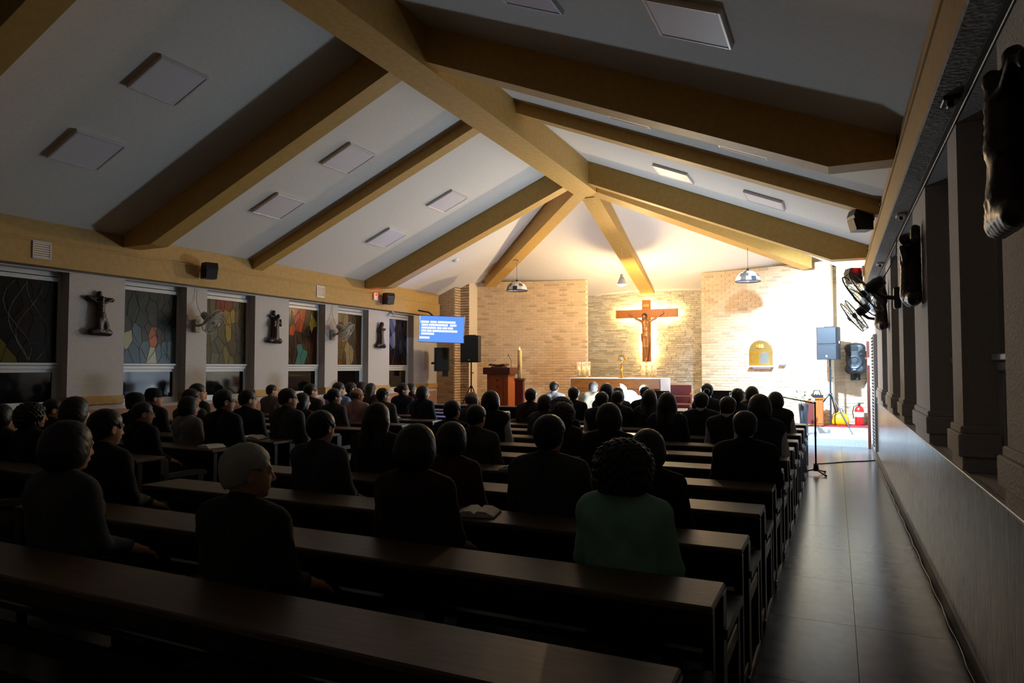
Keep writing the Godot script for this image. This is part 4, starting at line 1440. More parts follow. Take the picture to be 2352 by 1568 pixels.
func statue_mesh(kind: int) -> ArrayMesh:
	# relief figure 0.6 tall, front towards +z, back on z = 0
	var F := fld(Vector3(-0.24, -0.04, -0.02), Vector3(0.24, 0.66, 0.17), 0.010)
	f_ell(F, Vector3(0, 0.05, 0.05), Vector3(0.17, 0.055, 0.06), 0.03)
	f_cap(F, Vector3(-0.13, 0.03, 0.05), Vector3(0.13, 0.03, 0.05), 0.045, 0.05, 0.02)
	if kind == 0:
		f_cap(F, Vector3(0, 0.05, 0.02), Vector3(0, 0.60, 0.02), 0.035, 0.035, 0.01)
		f_cap(F, Vector3(-0.18, 0.525, 0.02), Vector3(0.19, 0.515, 0.02), 0.033, 0.033, 0.01)
		f_cap(F, Vector3(-0.16, 0.52, 0.06), Vector3(-0.05, 0.46, 0.06), 0.016, 0.022, 0.02)
		f_cap(F, Vector3(0.16, 0.52, 0.06), Vector3(0.05, 0.46, 0.06), 0.016, 0.022, 0.02)
		f_ell(F, Vector3(0, 0.52, 0.08), Vector3(0.03, 0.04, 0.035), 0.01)
		f_cap(F, Vector3(0, 0.45, 0.06), Vector3(0, 0.28, 0.06), 0.05, 0.05, 0.03)
		f_cap(F, Vector3(0.02, 0.28, 0.06), Vector3(0.0, 0.08, 0.06), 0.05, 0.03, 0.03)
		f_cap(F, Vector3(0.07, 0.10, 0.07), Vector3(0.06, 0.22, 0.07), 0.05, 0.03, 0.03)
		f_cap(F, Vector3(-0.03, 0.10, 0.07), Vector3(-0.04, 0.30, 0.06), 0.04, 0.03, 0.03)
	elif kind == 1:
		f_cap(F, Vector3(0, 0.05, 0.02), Vector3(0, 0.58, 0.02), 0.04, 0.035, 0.01)
		f_cap(F, Vector3(-0.08, 0.50, 0.02), Vector3(0.10, 0.48, 0.03), 0.03, 0.03, 0.01)
		f_cap(F, Vector3(0, 0.08, 0.06), Vector3(0.01, 0.34, 0.07), 0.075, 0.055, 0.04)
		f_cap(F, Vector3(0.0, 0.34, 0.07), Vector3(0.02, 0.43, 0.08), 0.06, 0.045, 0.03)
		f_ell(F, Vector3(0.035, 0.50, 0.10), Vector3(0.033, 0.042, 0.038), 0.01)
		f_cap(F, Vector3(0.06, 0.40, 0.09), Vector3(0.10, 0.33, 0.10), 0.025, 0.02, 0.02)
		f_cap(F, Vector3(0.10, 0.33, 0.10), Vector3(0.08, 0.43, 0.12), 0.02, 0.02, 0.02)
		f_cap(F, Vector3(-0.05, 0.40, 0.09), Vector3(-0.07, 0.30, 0.11), 0.024, 0.02, 0.02)
	else:
		f_cap(F, Vector3(0, 0.08, 0.06), Vector3(0.0, 0.35, 0.06), 0.08, 0.055, 0.04)
		f_cap(F, Vector3(0.0, 0.35, 0.06), Vector3(0.01, 0.46, 0.07), 0.055, 0.04, 0.03)
		f_ell(F, Vector3(0.015, 0.53, 0.08), Vector3(0.036, 0.05, 0.042), 0.02)
		f_cap(F, Vector3(0.015, 0.55, 0.06), Vector3(-0.02, 0.38, 0.03), 0.045, 0.055, 0.03)
		f_cap(F, Vector3(0.04, 0.38, 0.08), Vector3(0.06, 0.42, 0.13), 0.025, 0.018, 0.02)
		f_cap(F, Vector3(-0.03, 0.38, 0.09), Vector3(0.05, 0.43, 0.13), 0.025, 0.018, 0.02)
	f_bumps(F, 0.004, 130.0)
	return one(F)

func build_equipment():
	# television
	var tvp := Vector3(-8.75, 2.453, -14.44)
	var tv := thing("television", "wall television showing white text on a blue screen", "television", tvp, 0.0)
	tv.rotation = Vector3(-0.03, deg_to_rad(24.0), -0.035)
	part("casing", cb(Vector3(0, 0, -0.03), Vector3(1.12, 0.66, 0.06), 0.008), M.black, tv)
	part("bezel", frame_mesh(1.125, 0.665, 0.014, 0.012), M.chrome, tv)
	var img := Image.create(320, 184, false, Image.FORMAT_RGB8)
	img.fill(Color(0.36, 0.55, 1.0))
	var lines := [[34, [[8, 58], [76, 124], [130, 180], [186, 250]]], [55, [[14, 60], [66, 116], [121, 205], [218, 266]]], [76, [[14, 78], [84, 120], [125, 160], [166, 200], [206, 240]]], [97, [[14, 48], [54, 88], [94, 158], [166, 232], [238, 268]]], [118, [[14, 40], [48, 98]]], [146, [[4, 76]]]]
	for ln in lines:
		var y0: int = ln[0]
		for wd in ln[1]:
			var x: int = wd[0]
			while x < wd[1]:
				# a blurred syllable block: two strokes and a bar
				img.fill_rect(Rect2i(x, y0, 10, 4), Color.WHITE)
				img.fill_rect(Rect2i(x, y0 + 6, 8, 9), Color.WHITE)
				img.fill_rect(Rect2i(x + 8, y0 + 2, 3, 13), Color.WHITE)
				x += 12
	var tm := mat(Color.BLACK, 0.15)
	tm.emission_enabled = true
	tm.emission_texture = ImageTexture.create_from_image(img)
	tm.emission_energy_multiplier = 1.5
	var qm := QuadMesh.new()
	qm.size = Vector2(1.10, 0.64)
	part("screen", qm, tm, tv, at_pos(Vector3(0, 0, 0.004)))
	area(tv, Vector3(0, 0, 0.02), Vector3(0, 0, 1), Vector2(1.1, 0.64), Color(0.45, 0.62, 1.0), E_TV)
	part("ceiling_arm", tubem([Vector3(-0.2, 0.30, -0.08), Vector3(-0.35, 0.42, -0.10), Vector3(-0.62, 0.46, -0.10)], 0.02, 8), M.steel, tv)
	# loudspeakers left
	var s1 := thing("wall_loudspeaker", "black loudspeaker on a wall bracket below the television", "speaker", Vector3(-9.16, 1.72, -15.1), deg_to_rad(40))
	pa_speaker(s1, 0.36, 0.60, 0.32)
	part("grille", cb(Vector3(0, -0.02, 0.165), Vector3(0.32, 0.52, 0.015), 0.01), M.grille, s1)
	part("bracket", tubem([Vector3(0, -0.05, -0.16), Vector3(-0.20, -0.10, -0.32)], 0.03, 8), M.steel, s1)
	part("foot_plate", cb(Vector3(0.10, -0.36, 0.02), Vector3(0.14, 0.14, 0.12), 0.01), M.black, s1)
	var s2 := thing("stand_loudspeaker", "black loudspeaker on a pole between television and lectern", "speaker", Vector3(-8.17, 0.28, -14.9), deg_to_rad(18))
	var cab := Node3D.new()
	part("cabinet", pa_cab(0.48, 0.66, 0.40), M.speaker, s2, at_pos(Vector3(0, 1.69, 0)))
	part("grille", cb(Vector3(0, 1.69, 0.205), Vector3(0.44, 0.60, 0.015), 0.012), M.grille, s2)
	part("power_light", cb(Vector3(-0.02, 1.42, 0.215), Vector3(0.012, 0.012, 0.008), 0.002), glow(Color(0.5, 1.0, 0.6), 1.5), s2)
	cab.free()
	tripod(s2, 0.0, 0.75, 1.38, 0.42, 0.4)
	# loudspeakers right
	var s3 := thing("stand_loudspeaker", "blue-grey loudspeaker on a tripod before the glaring brick wall", "speaker", Vector3(-0.10, 0.28, -15.98), deg_to_rad(-16))
	part("cabinet", pa_cab(0.42, 0.68, 0.42), M.speaker, s3, at_pos(Vector3(0, 1.74, 0)))
	part("grille", cb(Vector3(0, 1.90, 0.215), Vector3(0.38, 0.34, 0.015), 0.012), M.grille, s3)
	part("grille", cb(Vector3(0, 1.55, 0.215), Vector3(0.38, 0.30, 0.015), 0.012), M.grille, s3)
	part("badge", cb(Vector3(0, 1.47, 0.226), Vector3(0.03, 0.04, 0.006), 0.002), M.white, s3)
	part("label_plate", cb(Vector3(0.22, 1.76, 0.10), Vector3(0.008, 0.05, 0.05), 0.002), M.white, s3)
	tripod(s3, 0.0, 0.66, 1.42, 0.50, 0.55)
	var s4 := thing("wall_loudspeaker", "dark rounded loudspeaker bracketed on the alcove brick wall", "speaker", Vector3(0.40, 1.72, -16.42), deg_to_rad(-12))
	var F := fld(Vector3(-0.26, -0.38, -0.24), Vector3(0.26, 0.40, 0.24), 0.018)
	for sx in [-0.1, 0.1]:
		for sy in [-0.24, 0.2]:
			f_cap(F, Vector3(sx, sy, 0.06), Vector3(sx * 0.5, sy * 0.8, -0.10), 0.11, 0.08, 0.1)
	f_ell(F, Vector3(0, 0, 0), Vector3(0.20, 0.33, 0.16), 0.05)
	f_keep(F, Vector3(0, 0, 1), 0.15)
	part("cabinet", one(F), M.speaker, s4)
	part("woofer", lathem([[0.0, -0.02], [0.04, -0.015], [0.12, 0.012], [0.145, 0.02], [0.15, 0.0], [0.0, -0.03]], 24), M.grille, s4, Transform3D(Basis(Vector3.RIGHT, PI / 2), Vector3(0, -0.10, 0.145)))
	part("horn", cb(Vector3(0, 0.20, 0.15), Vector3(0.15, 0.10, 0.02), 0.01), M.black_matte, s4)
	for sx in [-1, 1]:
		part("port", cb(Vector3(sx * 0.13, 0.08, 0.15), Vector3(0.07, 0.06, 0.02), 0.008), M.black_matte, s4)
	part("badge", cb(Vector3(0, -0.25, 0.155), Vector3(0.05, 0.018, 0.008), 0.002), M.white, s4)
	part("bracket", cb(Vector3(-0.04, -0.38, -0.15), Vector3(0.16, 0.20, 0.20), 0.01), M.black, s4)
	# fans
	var f1 := thing("wall_fan", "large black wall fan nearest the camera side of the aisle wall", "fan", Vector3(WR, 2.22, -8.02), 0.0, "black wall fans on the aisle wall")
	fan(f1, 0.26, M.fan_dark, M.clear_blade)
	copy_thing(f1, "black wall fan farther along the aisle wall toward the altar", Vector3(WR, 2.22, -11.4), 0.12, "black wall fans on the aisle wall")
	var f2 := thing("wall_fan", "pale wall fan before the gold and olive stained glass", "fan", Vector3(WL, 2.2, -8.02), PI, "pale wall fans on the far wall")
	fan(f2, 0.21, M.fan_light, M.fan_light)
	f2.rotation.y = PI + 1.8
	f2.transform = Transform3D(Basis(Vector3(-1, 0, 0), Vector3(0, 1, 0), Vector3(0, 0, 1)), Vector3(WL, 2.2, -8.02))
	var f3 := copy_thing(f2, "pale wall fan before the ochre stained glass", Vector3.ZERO, 0.0, "pale wall fans on the far wall")
	f3.transform = Transform3D(Basis(Vector3(-1, 0, 0), Vector3(0, 1, 0), Vector3(0, 0, 1)), Vector3(WL, 2.2, -11.42))
	# relief figures
	var sm := [statue_mesh(0), statue_mesh(1), statue_mesh(2)]
	solo("relief_statue", sm[0], M.statue, "dark wooden relief of a figure on a cross, far wall", "statue", rot_y(PI / 2, Vector3(WL + 0.02, 1.98, -6.34)), "way of the cross reliefs")
	solo("relief_statue", sm[1], M.statue, "dark wooden relief of a standing figure before a cross, far wall", "statue", rot_y(PI / 2, Vector3(WL + 0.02, 1.98, -9.73)), "way of the cross reliefs")
	solo("relief_statue", sm[2], M.statue, "dark wooden relief of a veiled praying figure, far wall", "statue", rot_y(PI / 2, Vector3(WL + 0.02, 1.98, -13.06)), "way of the cross reliefs")
	solo("relief_statue", sm[0], M.statue, "dark relief on the aisle wall beside the two nearest windows, high at the frame edge", "statue", rot_y(-PI / 2, Vector3(WR - 0.02, 1.98, -2.84)), "way of the cross reliefs")
	solo("relief_statue", sm[1], M.statue, "dark relief on the wide aisle pier before the nearer black fan", "statue", rot_y(-PI / 2, Vector3(WR - 0.02, 1.99, -6.05)), "way of the cross reliefs")
	solo("relief_statue", sm[2], M.statue, "dark relief on the aisle pier between the two black fans", "statue", rot_y(-PI / 2, Vector3(WR - 0.02, 1.99, -9.75)), "way of the cross reliefs")
	# small speakers on the valances
	box_speaker("small black speaker on the far valance above the gold and olive window", Vector3(WL + 0.32, 3.10, -8.0), -0.35, "valance speakers")
	box_speaker("small black speaker on the far valance beside the red exit light", Vector3(WL + 0.32, 3.10, -13.0), -0.35, "valance speakers")
	box_speaker("small black speaker on the aisle valance under the thin cross beam", Vector3(WR - 0.30, 3.30, -9.3), PI + 0.4, "valance speakers")
	box_speaker("small black speaker on the aisle valance by the altar-side cross beam", Vector3(WR - 0.30, 3.06, -12.95), PI + 0.4, "valance speakers")
	# exit lights
	for e in [["red emergency light on the far valance", Vector3(WL + 0.16, 3.13, -12.72), 1.0], ["red emergency light on the aisle valance", Vector3(WR - 0.16, 3.12, -12.80), -1.0]]:
		var t := thing("emergency_light", e[0], "light", e[1])
		part("box", cb(Vector3(0, 0, 0), Vector3(0.05, 0.17, 0.16), 0.008), M.white, t)
		part("red_lamp", cb(Vector3(e[2] * 0.03, 0.04, 0), Vector3(0.02, 0.04, 0.05), 0.006), M.led_red, t)
		omni(t, Vector3(e[2] * 0.06, 0.05, 0), Color(1.0, 0.08, 0.04), 0.012, 0.02)
	# vents on the valance
	for e in [["square vent grille on the far valance near the first cross beam", Vector3(WL + 0.148, 3.06, -5.47)], ["square white vent grille on the far valance above the orange window", Vector3(WL + 0.148, 3.06, -10.9)]]:
		var t := thing("vent_grille", e[0], "vent", e[1], 0.0, "square valance vents")
		part("frame", frame_mesh(0.24, 0.24, 0.02, 0.016), M.white_metal, t, rot_y(PI / 2))
		for k in 7:
			part("slat", cb(Vector3(0.002, -0.09 + k * 0.03, 0), Vector3(0.008, 0.016, 0.20), 0.002), M.panel, t)
	# security camera
	var cc := thing("security_camera", "small grey security camera under the far valance", "camera", Vector3(WL + 0.05, 2.83, -13.54))
	part("mount", lathem([[0.0, 0.0], [0.035, 0.0], [0.03, 0.03], [0.0, 0.03]], 12), M.white, cc)
	part("barrel", tubem([Vector3(0.02, -0.03, 0.0), Vector3(0.12, -0.07, 0.10)], 0.032, 12), M.white_metal, cc)
	# aisle wall bits: slatted vent, brown post, cable box
	var lv := thing("slatted_vent", "tall narrow slatted heater on the aisle wall near the step", "heater", Vector3(WR, 0.0, -12.7))
	part("case", cb(Vector3(-0.03, 1.1, 0), Vector3(0.06, 1.90, 0.46), 0.01), M.white_metal, lv)
	for k in 34:
		part("slat", cb(Vector3(-0.066, 0.24 + k * 0.053, 0), Vector3(0.016, 0.022, 0.36), 0.003), M.black, lv, Transform3D(Basis.IDENTITY, Vector3.ZERO))
	var post := thing("door_post", "brown wooden door post against the aisle wall by the step", "post", Vector3(WR - 0.03, 0.0, -14.35))
	part("post", cb(Vector3(-0.03, 1.0, 0), Vector3(0.05, 2.0, 0.08), 0.006), M.dark_wood, post)
	part("switch_box", cb(Vector3(-0.03, 1.62, 0.12), Vector3(0.03, 0.14, 0.08), 0.005), M.white, post)
	part("red_lamp", cb(Vector3(-0.07, 1.68, 0.10), Vector3(0.02, 0.03, 0.03), 0.004), M.led_red, post)
	# fire extinguisher, yellow bag, cabinet, flowers
	var fx := thing("fire_extinguisher", "red fire extinguisher standing in the alcove corner", "extinguisher", Vector3(0.45, 0.28, -16.45))
	part("cylinder", lathem([[0.0, 0.0], [0.085, 0.0], [0.09, 0.02], [0.09, 0.32], [0.07, 0.38], [0.03, 0.41], [0.0, 0.41]], 20), M.red, fx)
	part("label", lathem([[0.091, 0.18], [0.091, 0.28]], 20), M.white, fx)
	part("valve", cb(Vector3(0, 0.43, 0), Vector3(0.05, 0.05, 0.05), 0.006), M.black, fx)
	part("lever", cb(Vector3(0.03, 0.47, 0), Vector3(0.12, 0.015, 0.025), 0.003), M.black, fx)
	part("hose", tubem([Vector3(-0.02, 0.43, 0), Vector3(-0.10, 0.40, 0.02), Vector3(-0.13, 0.28, 0.03), Vector3(-0.11, 0.14, 0.03)], 0.010, 6), M.black, fx)
	var yb := thing("yellow_bag", "bright yellow round bag behind the speaker tripod", "bag", Vector3(0.08, 0.28, -16.25))
	var YF := fld(Vector3(-0.2, -0.02, -0.16), Vector3(0.2, 0.34, 0.16), 0.014)
	f_ell(YF, Vector3(0, 0.14, 0), Vector3(0.16, 0.14, 0.11), 0.02)
	f_cap(YF, Vector3(-0.10, 0.06, 0), Vector3(0.10, 0.06, 0), 0.07, 0.07, 0.05)
	f_keep(YF, Vector3(0, -1, 0), 0.0)
	part("sack", one(YF), M.yellow, yb)
	part("handle", tubem([Vector3(-0.06, 0.26, 0), Vector3(-0.04, 0.35, 0), Vector3(0.04, 0.35, 0), Vector3(0.06, 0.26, 0)], 0.010, 6), M.black, yb)
	var cbn := thing("side_cabinet", "small light wooden cabinet beside the speaker tripod", "cabinet", Vector3(-0.42, 0.28, -15.98))
	part("body", cb(Vector3(0, 0.28, 0), Vector3(0.36, 0.56, 0.32), 0.008), M.lectern_wood, cbn)
	part("top", cb(Vector3(0, 0.575, 0), Vector3(0.42, 0.03, 0.36), 0.006), M.lectern_wood, cbn)
	part("side_door", cb(Vector3(-0.09, 0.28, 0.163), Vector3(0.16, 0.46, 0.012), 0.004), M.maroon, cbn)
	part("side_door", cb(Vector3(0.09, 0.28, 0.163), Vector3(0.16, 0.46, 0.012), 0.004), M.lectern_wood, cbn)
	var mx := thing("mixer_unit", "small grey audio mixer on the cabinet", "mixer", Vector3(-0.36, 0.87, -15.98))
	part("case", cb(Vector3(0, 0.03, 0), Vector3(0.24, 0.06, 0.20), 0.006), M.steel, mx)
	for k in 4:
		part("knob", lathem([[0.0, 0.06], [0.012, 0.06], [0.010, 0.08], [0.0, 0.08]], 8), M.black, mx, at_pos(Vector3(-0.08 + k * 0.05, 0, 0.02)))
	part("headphones", tubem([Vector3(-0.08, 0.07, -0.03), Vector3(-0.06, 0.15, -0.03), Vector3(0.04, 0.16, -0.03), Vector3(0.07, 0.08, -0.03)], 0.012, 6), M.black, mx)
	var fl := thing("flower_pot", "white flowers in a dark pot stand beside the cabinet", "flowers", Vector3(-0.60, 0.14, -15.2))
	part("pot", lathem([[0.0, 0.0], [0.08, 0.0], [0.075, 0.3], [0.10, 0.62], [0.09, 0.63], [0.0, 0.60]], 16), M.steel, fl)
	var r3 := RandomNumberGenerator.new()
	r3.seed = 9
	for k in 36:
		var a := r3.randf() * TAU
		var e := r3.randf_range(0.25, 1.4)
		var d := Vector3(cos(a) * cos(e), sin(e), sin(a) * cos(e))
		var p: Vector3 = Vector3(0, 0.62, 0) + d * Vector3(0.22, 0.26, 0.22) * r3.randf_range(0.7, 1.1)
		if k % 2 == 0:
			part("blossom", lathem([[0.0, -0.02], [0.025, -0.01], [0.04, 0.015], [0.02, 0.02], [0.0, 0.005]], 7), M.petal, fl, Transform3D(Basis(Vector3(-d.z, 0.01, d.x).normalized(), -(PI / 2 - e)), p))
		else:
			var st := new_st()
			var t1 := Vector3(-d.z, 0.2, d.x).normalized()
			oquad(st, p - d, p, p + d * 0.05 + t1 * 0.018, p + d * 0.10, p + d * 0.05 - t1 * 0.018)
			oquad(st, p + d, p, p + d * 0.05 + t1 * 0.018, p + d * 0.10, p + d * 0.05 - t1 * 0.018)
			part("leaf", done(st), M.leaf, fl)
		if k < 8:
			part("stem", tubem([Vector3(0, 0.5, 0), p], 0.004, 4), M.leaf, fl)
	# microphone stand by the pews
	var ms := thing("microphone_stand", "black microphone stand at the end of the pews in the aisle", "microphone stand", Vector3(-0.27, 0, -10.62))
	part("pole", tubem([Vector3(0, 0.05, 0), Vector3(0, 1.02, 0)], 0.012, 8), M.black, ms)
	part("hub", lathem([[0.0, 0.04], [0.04, 0.05], [0.03, 0.14], [0.0, 0.15]], 12), M.black, ms)
	for k in 3:
		var a := TAU * k / 3.0 + 1.0
		var foot := Vector3(cos(a) * 0.24, 0.014, sin(a) * 0.24)
		var lg := part("leg", tubem([Vector3(0, 0.07, 0), foot], 0.010, 6), M.black, ms)
		part("rubber_foot", tubem([foot * 0.9 + Vector3(0, 0.004, 0), foot * 1.05], 0.014, 6), M.black_matte, lg)
	part("boom", tubem([Vector3(0, 1.0, 0), Vector3(-0.45, 1.08, -0.10)], 0.009, 6), M.black, ms)
	part("blue_tape", tubem([Vector3(0, 0.52, 0), Vector3(0, 0.60, 0)], 0.015, 8), mat(Color(0.08, 0.10, 0.7), 0.4), ms)
	# cables
	var cp := []
	for k in 9:
		var q := k / 8.0
		cp.append(Vector3(lerpf(-0.33, 0.56, q), 0.006, lerpf(-11.72, -12.6, q) + 0.03 * sin(q * 9.0)))
	solo("floor_cable", tubem(cp, 0.007, 5), M.black, "dark cable crossing the aisle floor before the step", "cable")
	var cp2 := []
	for k in 60:
		cp2.append(Vector3(0.575 + 0.006 * sin(k * 1.9), 0.007, -12.5 + k * 0.2))
	solo("wall_cable", tubem(cp2, 0.007, 5), M.black, "dark cable lying along the foot of the aisle wall", "cable")
	solo("valance_cable", tubem([Vector3(WR - 0.006, 2.835, -1.0), Vector3(WR - 0.006, 2.832, -6.0), Vector3(WR - 0.006, 2.835, -14.0)], 0.007, 5), M.black, "thin dark cable running below the aisle valance", "cable")
	for e in [[-4.02, "near"], [-6.9, "middle"], [-10.0, "far"]]:
		var so := thing("ceiling_socket", "small socket box under the aisle valance, %s one of three" % e[1], "socket", Vector3(WR - 0.07, 2.86, e[0]), 0.0, "soffit sockets")
		part("plate", cb(Vector3(0, -0.012, 0), Vector3(0.07, 0.024, 0.12), 0.004), M.white if e[1] != "near" else M.black, so)
		part("plug", cb(Vector3(0, -0.035, 0.01), Vector3(0.03, 0.03, 0.04), 0.004), M.black, so)
	# white glaring lamp between the heads
	var gl := thing("glare_lamp", "dazzling white globe lamp on a low stand between the seated heads", "lamp", Vector3(-3.49, 0, -12.52))
	gl.rotation.y = deg_to_rad(15.6)
	part("socket", lathem([[0.0, 0.68], [0.05, 0.68], [0.06, 0.76], [0.0, 0.77]], 16), M.black, gl)
	var gp := []
	for k in 15:
		gp.append([sin(PI * k / 14.0) * 0.17, -cos(PI * k / 14.0) * 0.17])
	part("globe", lathem(gp, 28), glow(Color(0.90, 0.96, 1.0), 5.0), gl, at_pos(Vector3(0, 0.92, 0)))
	part("pole", tubem([Vector3(0, 0.03, 0.0), Vector3(0, 0.68, -0.0)], 0.014, 8), M.black, gl)
	part("foot", lathem([[0.0, 0.0], [0.16, 0.0], [0.15, 0.025], [0.0, 0.03]], 18), M.black, gl)
	omni(gl, Vector3(0, 0.92, 0), Color(0.86, 0.94, 1.0), E_GLARE, 0.15)
	# music stands with sheets
	var msd := thing("music_stand", "grey music stand before the right brick wall", "music stand", Vector3(-1.85, 0, -12.65), 0.1, "music stands")
	part("desk", cb(Vector3(0, 0.98, 0), Vector3(0.36, 0.24, 0.012), 0.004), M.steel, msd, Transform3D(Basis(Vector3.RIGHT, -0.0), Vector3.ZERO))
	part("lip", cb(Vector3(0, 0.865, 0.03), Vector3(0.36, 0.012, 0.05), 0.003), M.steel, msd)
	part("pole", tubem([Vector3(0, 0.06, 0), Vector3(0, 0.95, 0)], 0.011, 8), M.steel, msd)
	for k in 3:
		var a := TAU * k / 3.0
		part("leg", tubem([Vector3(0, 0.14, 0), Vector3(cos(a) * 0.22, 0.01, sin(a) * 0.22)], 0.008, 6), M.steel, msd)
	copy_thing(msd, "grey music stand behind the long-haired person", Vector3(-2.80, 0, -12.0), -0.15, "music stands")
	var m3 := copy_thing(msd, "music stand holding a white song sheet beside the tousled head", Vector3(-1.44, 0, -12.0), 0.0, "music stands")
	part("sheet", cb(Vector3(0, 0.99, 0.012), Vector3(0.17, 0.23, 0.004), 0.001), M.paper, m3)

func pa_cab(w: float, h: float, d: float) -> ArrayMesh:
	var poly := PackedVector2Array([Vector2(-w * 0.5 + 0.02, d * 0.5), Vector2(w * 0.5 - 0.02, d * 0.5), Vector2(w * 0.5, d * 0.5 - 0.03), Vector2(w * 0.5, -d * 0.05), Vector2(w * 0.30, -d * 0.5), Vector2(-w * 0.30, -d * 0.5), Vector2(-w * 0.5, -d * 0.05), Vector2(-w * 0.5, d * 0.5 - 0.03)])
	var st := new_st()
	prism(st, poly, -h * 0.5, h * 0.5, Transform3D(Basis(Vector3(1, 0, 0), Vector3(0, 0, 1), Vector3(0, -1, 0)), Vector3.ZERO))
	cbox(st, Vector3(0, h * 0.5 + 0.012, 0), Vector3(w * 0.5, 0.024, 0.06), 0.008)
	return done(st)

func frame_mesh(w: float, h: float, t: float, d: float) -> ArrayMesh:
	var st := new_st()
	for s in [-1, 1]:
		cbox(st, Vector3(s * (w * 0.5 - t * 0.5), 0, 0), Vector3(t, h, d), 0.002)
		cbox(st, Vector3(0, s * (h * 0.5 - t * 0.5), 0), Vector3(w - 2 * t, t, d), 0.002)
	return done(st)

# ------------------------------------------------------------------ pews
func row_z(n: int) -> float:
	return -1.845 - 0.8045 * (n - 1)

const ORD := ["", "first", "second", "third", "fourth", "fifth", "sixth", "seventh", "eighth", "ninth", "tenth", "eleventh", "twelfth", "thirteenth"]

func make_pew(len: float, label: String, grp: String) -> Node3D:
	# origin on the floor at the back plane, x from 0 to -len, seat towards -z
	var o := thing("pew", label, "pew", Vector3.ZERO, 0.0, grp)
	part("backrest", cb(Vector3(-len * 0.5, 0.565, -0.015), Vector3(len - 0.08, 0.23, 0.028), 0.006), M.pew, o)
	part("seat", cb(Vector3(-len * 0.5, 0.405, -0.235), Vector3(len - 0.08, 0.03, 0.40), 0.008), M.pew, o)
	part("book_ledge", cb(Vector3(-len * 0.5, 0.686, 0.120), Vector3(len, 0.028, 0.30), 0.006), M.ledge, o)
	part("ledge_apron", cb(Vector3(-len * 0.5, 0.640, 0.250), Vector3(len - 0.06, 0.064, 0.022), 0.005), M.pew, o)
	part("lower_rail", cb(Vector3(-len * 0.5, 0.30, -0.02), Vector3(len - 0.08, 0.10, 0.025), 0.005), M.pew, o)
	part("kneeler", cb(Vector3(-len * 0.5, 0.165, 0.12), Vector3(len - 0.2, 0.05, 0.14), 0.015), M.pad, o)
	for x in [-0.02, -len + 0.02]:
		var st := new_st()
		cbox(st, Vector3(x, 0.336, -0.015), Vector3(0.04, 0.672, 0.09), 0.006)
		cbox(st, Vector3(x, 0.25, -0.41), Vector3(0.04, 0.50, 0.07), 0.006)
		cbox(st, Vector3(x, 0.03, -0.20), Vector3(0.045, 0.06, 0.52), 0.008)
		cbox(st, Vector3(x, 0.40, -0.21), Vector3(0.036, 0.07, 0.36), 0.006)
		prism(st, PackedVector2Array([Vector2(0.0, 0.50), Vector2(0.0, 0.535), Vector2(-0.36, 0.54), Vector2(-0.44, 0.53), Vector2(-0.475, 0.505), Vector2(-0.47, 0.485), Vector2(-0.42, 0.49)]), -0.03, 0.03, Transform3D(Basis(Vector3(0, 0, 1), Vector3(0, 1, 0), Vector3(-1, 0, 0)), Vector3(x, 0, 0)))
		part("end_frame", done(st), M.pew, o)
		var s2 := new_st()
		cbox(s2, Vector3(x, 0.336, 0.225), Vector3(0.035, 0.672, 0.05), 0.005)
		cbox(s2, Vector3(x, 0.10, 0.12), Vector3(0.03, 0.05, 0.20), 0.005)
		part("ledge_post", done(s2), M.pew, o)
	return o

func open_book(label: String, at: Vector3, turn: float, s := 1.0):
	var b := thing("hymn_book", label, "book", at, turn, "open books on the pew ledges")
	for k in [-1.0, 1.0]:
		var st := new_st()
		var pl := PackedVector2Array([Vector2(0, 0.004), Vector2(0.11, 0.004), Vector2(0.11, 0.012), Vector2(0.06, 0.034), Vector2(0.02, 0.036), Vector2(0, 0.022)])
		prism(st, pl, -0.09, 0.09, Transform3D(Basis(Vector3(k, 0, 0), Vector3(0, 1, 0), Vector3(0, 0, 1)), Vector3.ZERO))
		part("page_block", done(st), M.paper, b)
		part("cover", cb(Vector3(k * 0.058, 0.002, 0), Vector3(0.114, 0.004, 0.19), 0.001), M.maroon, b)
	b.scale = Vector3.ONE * s

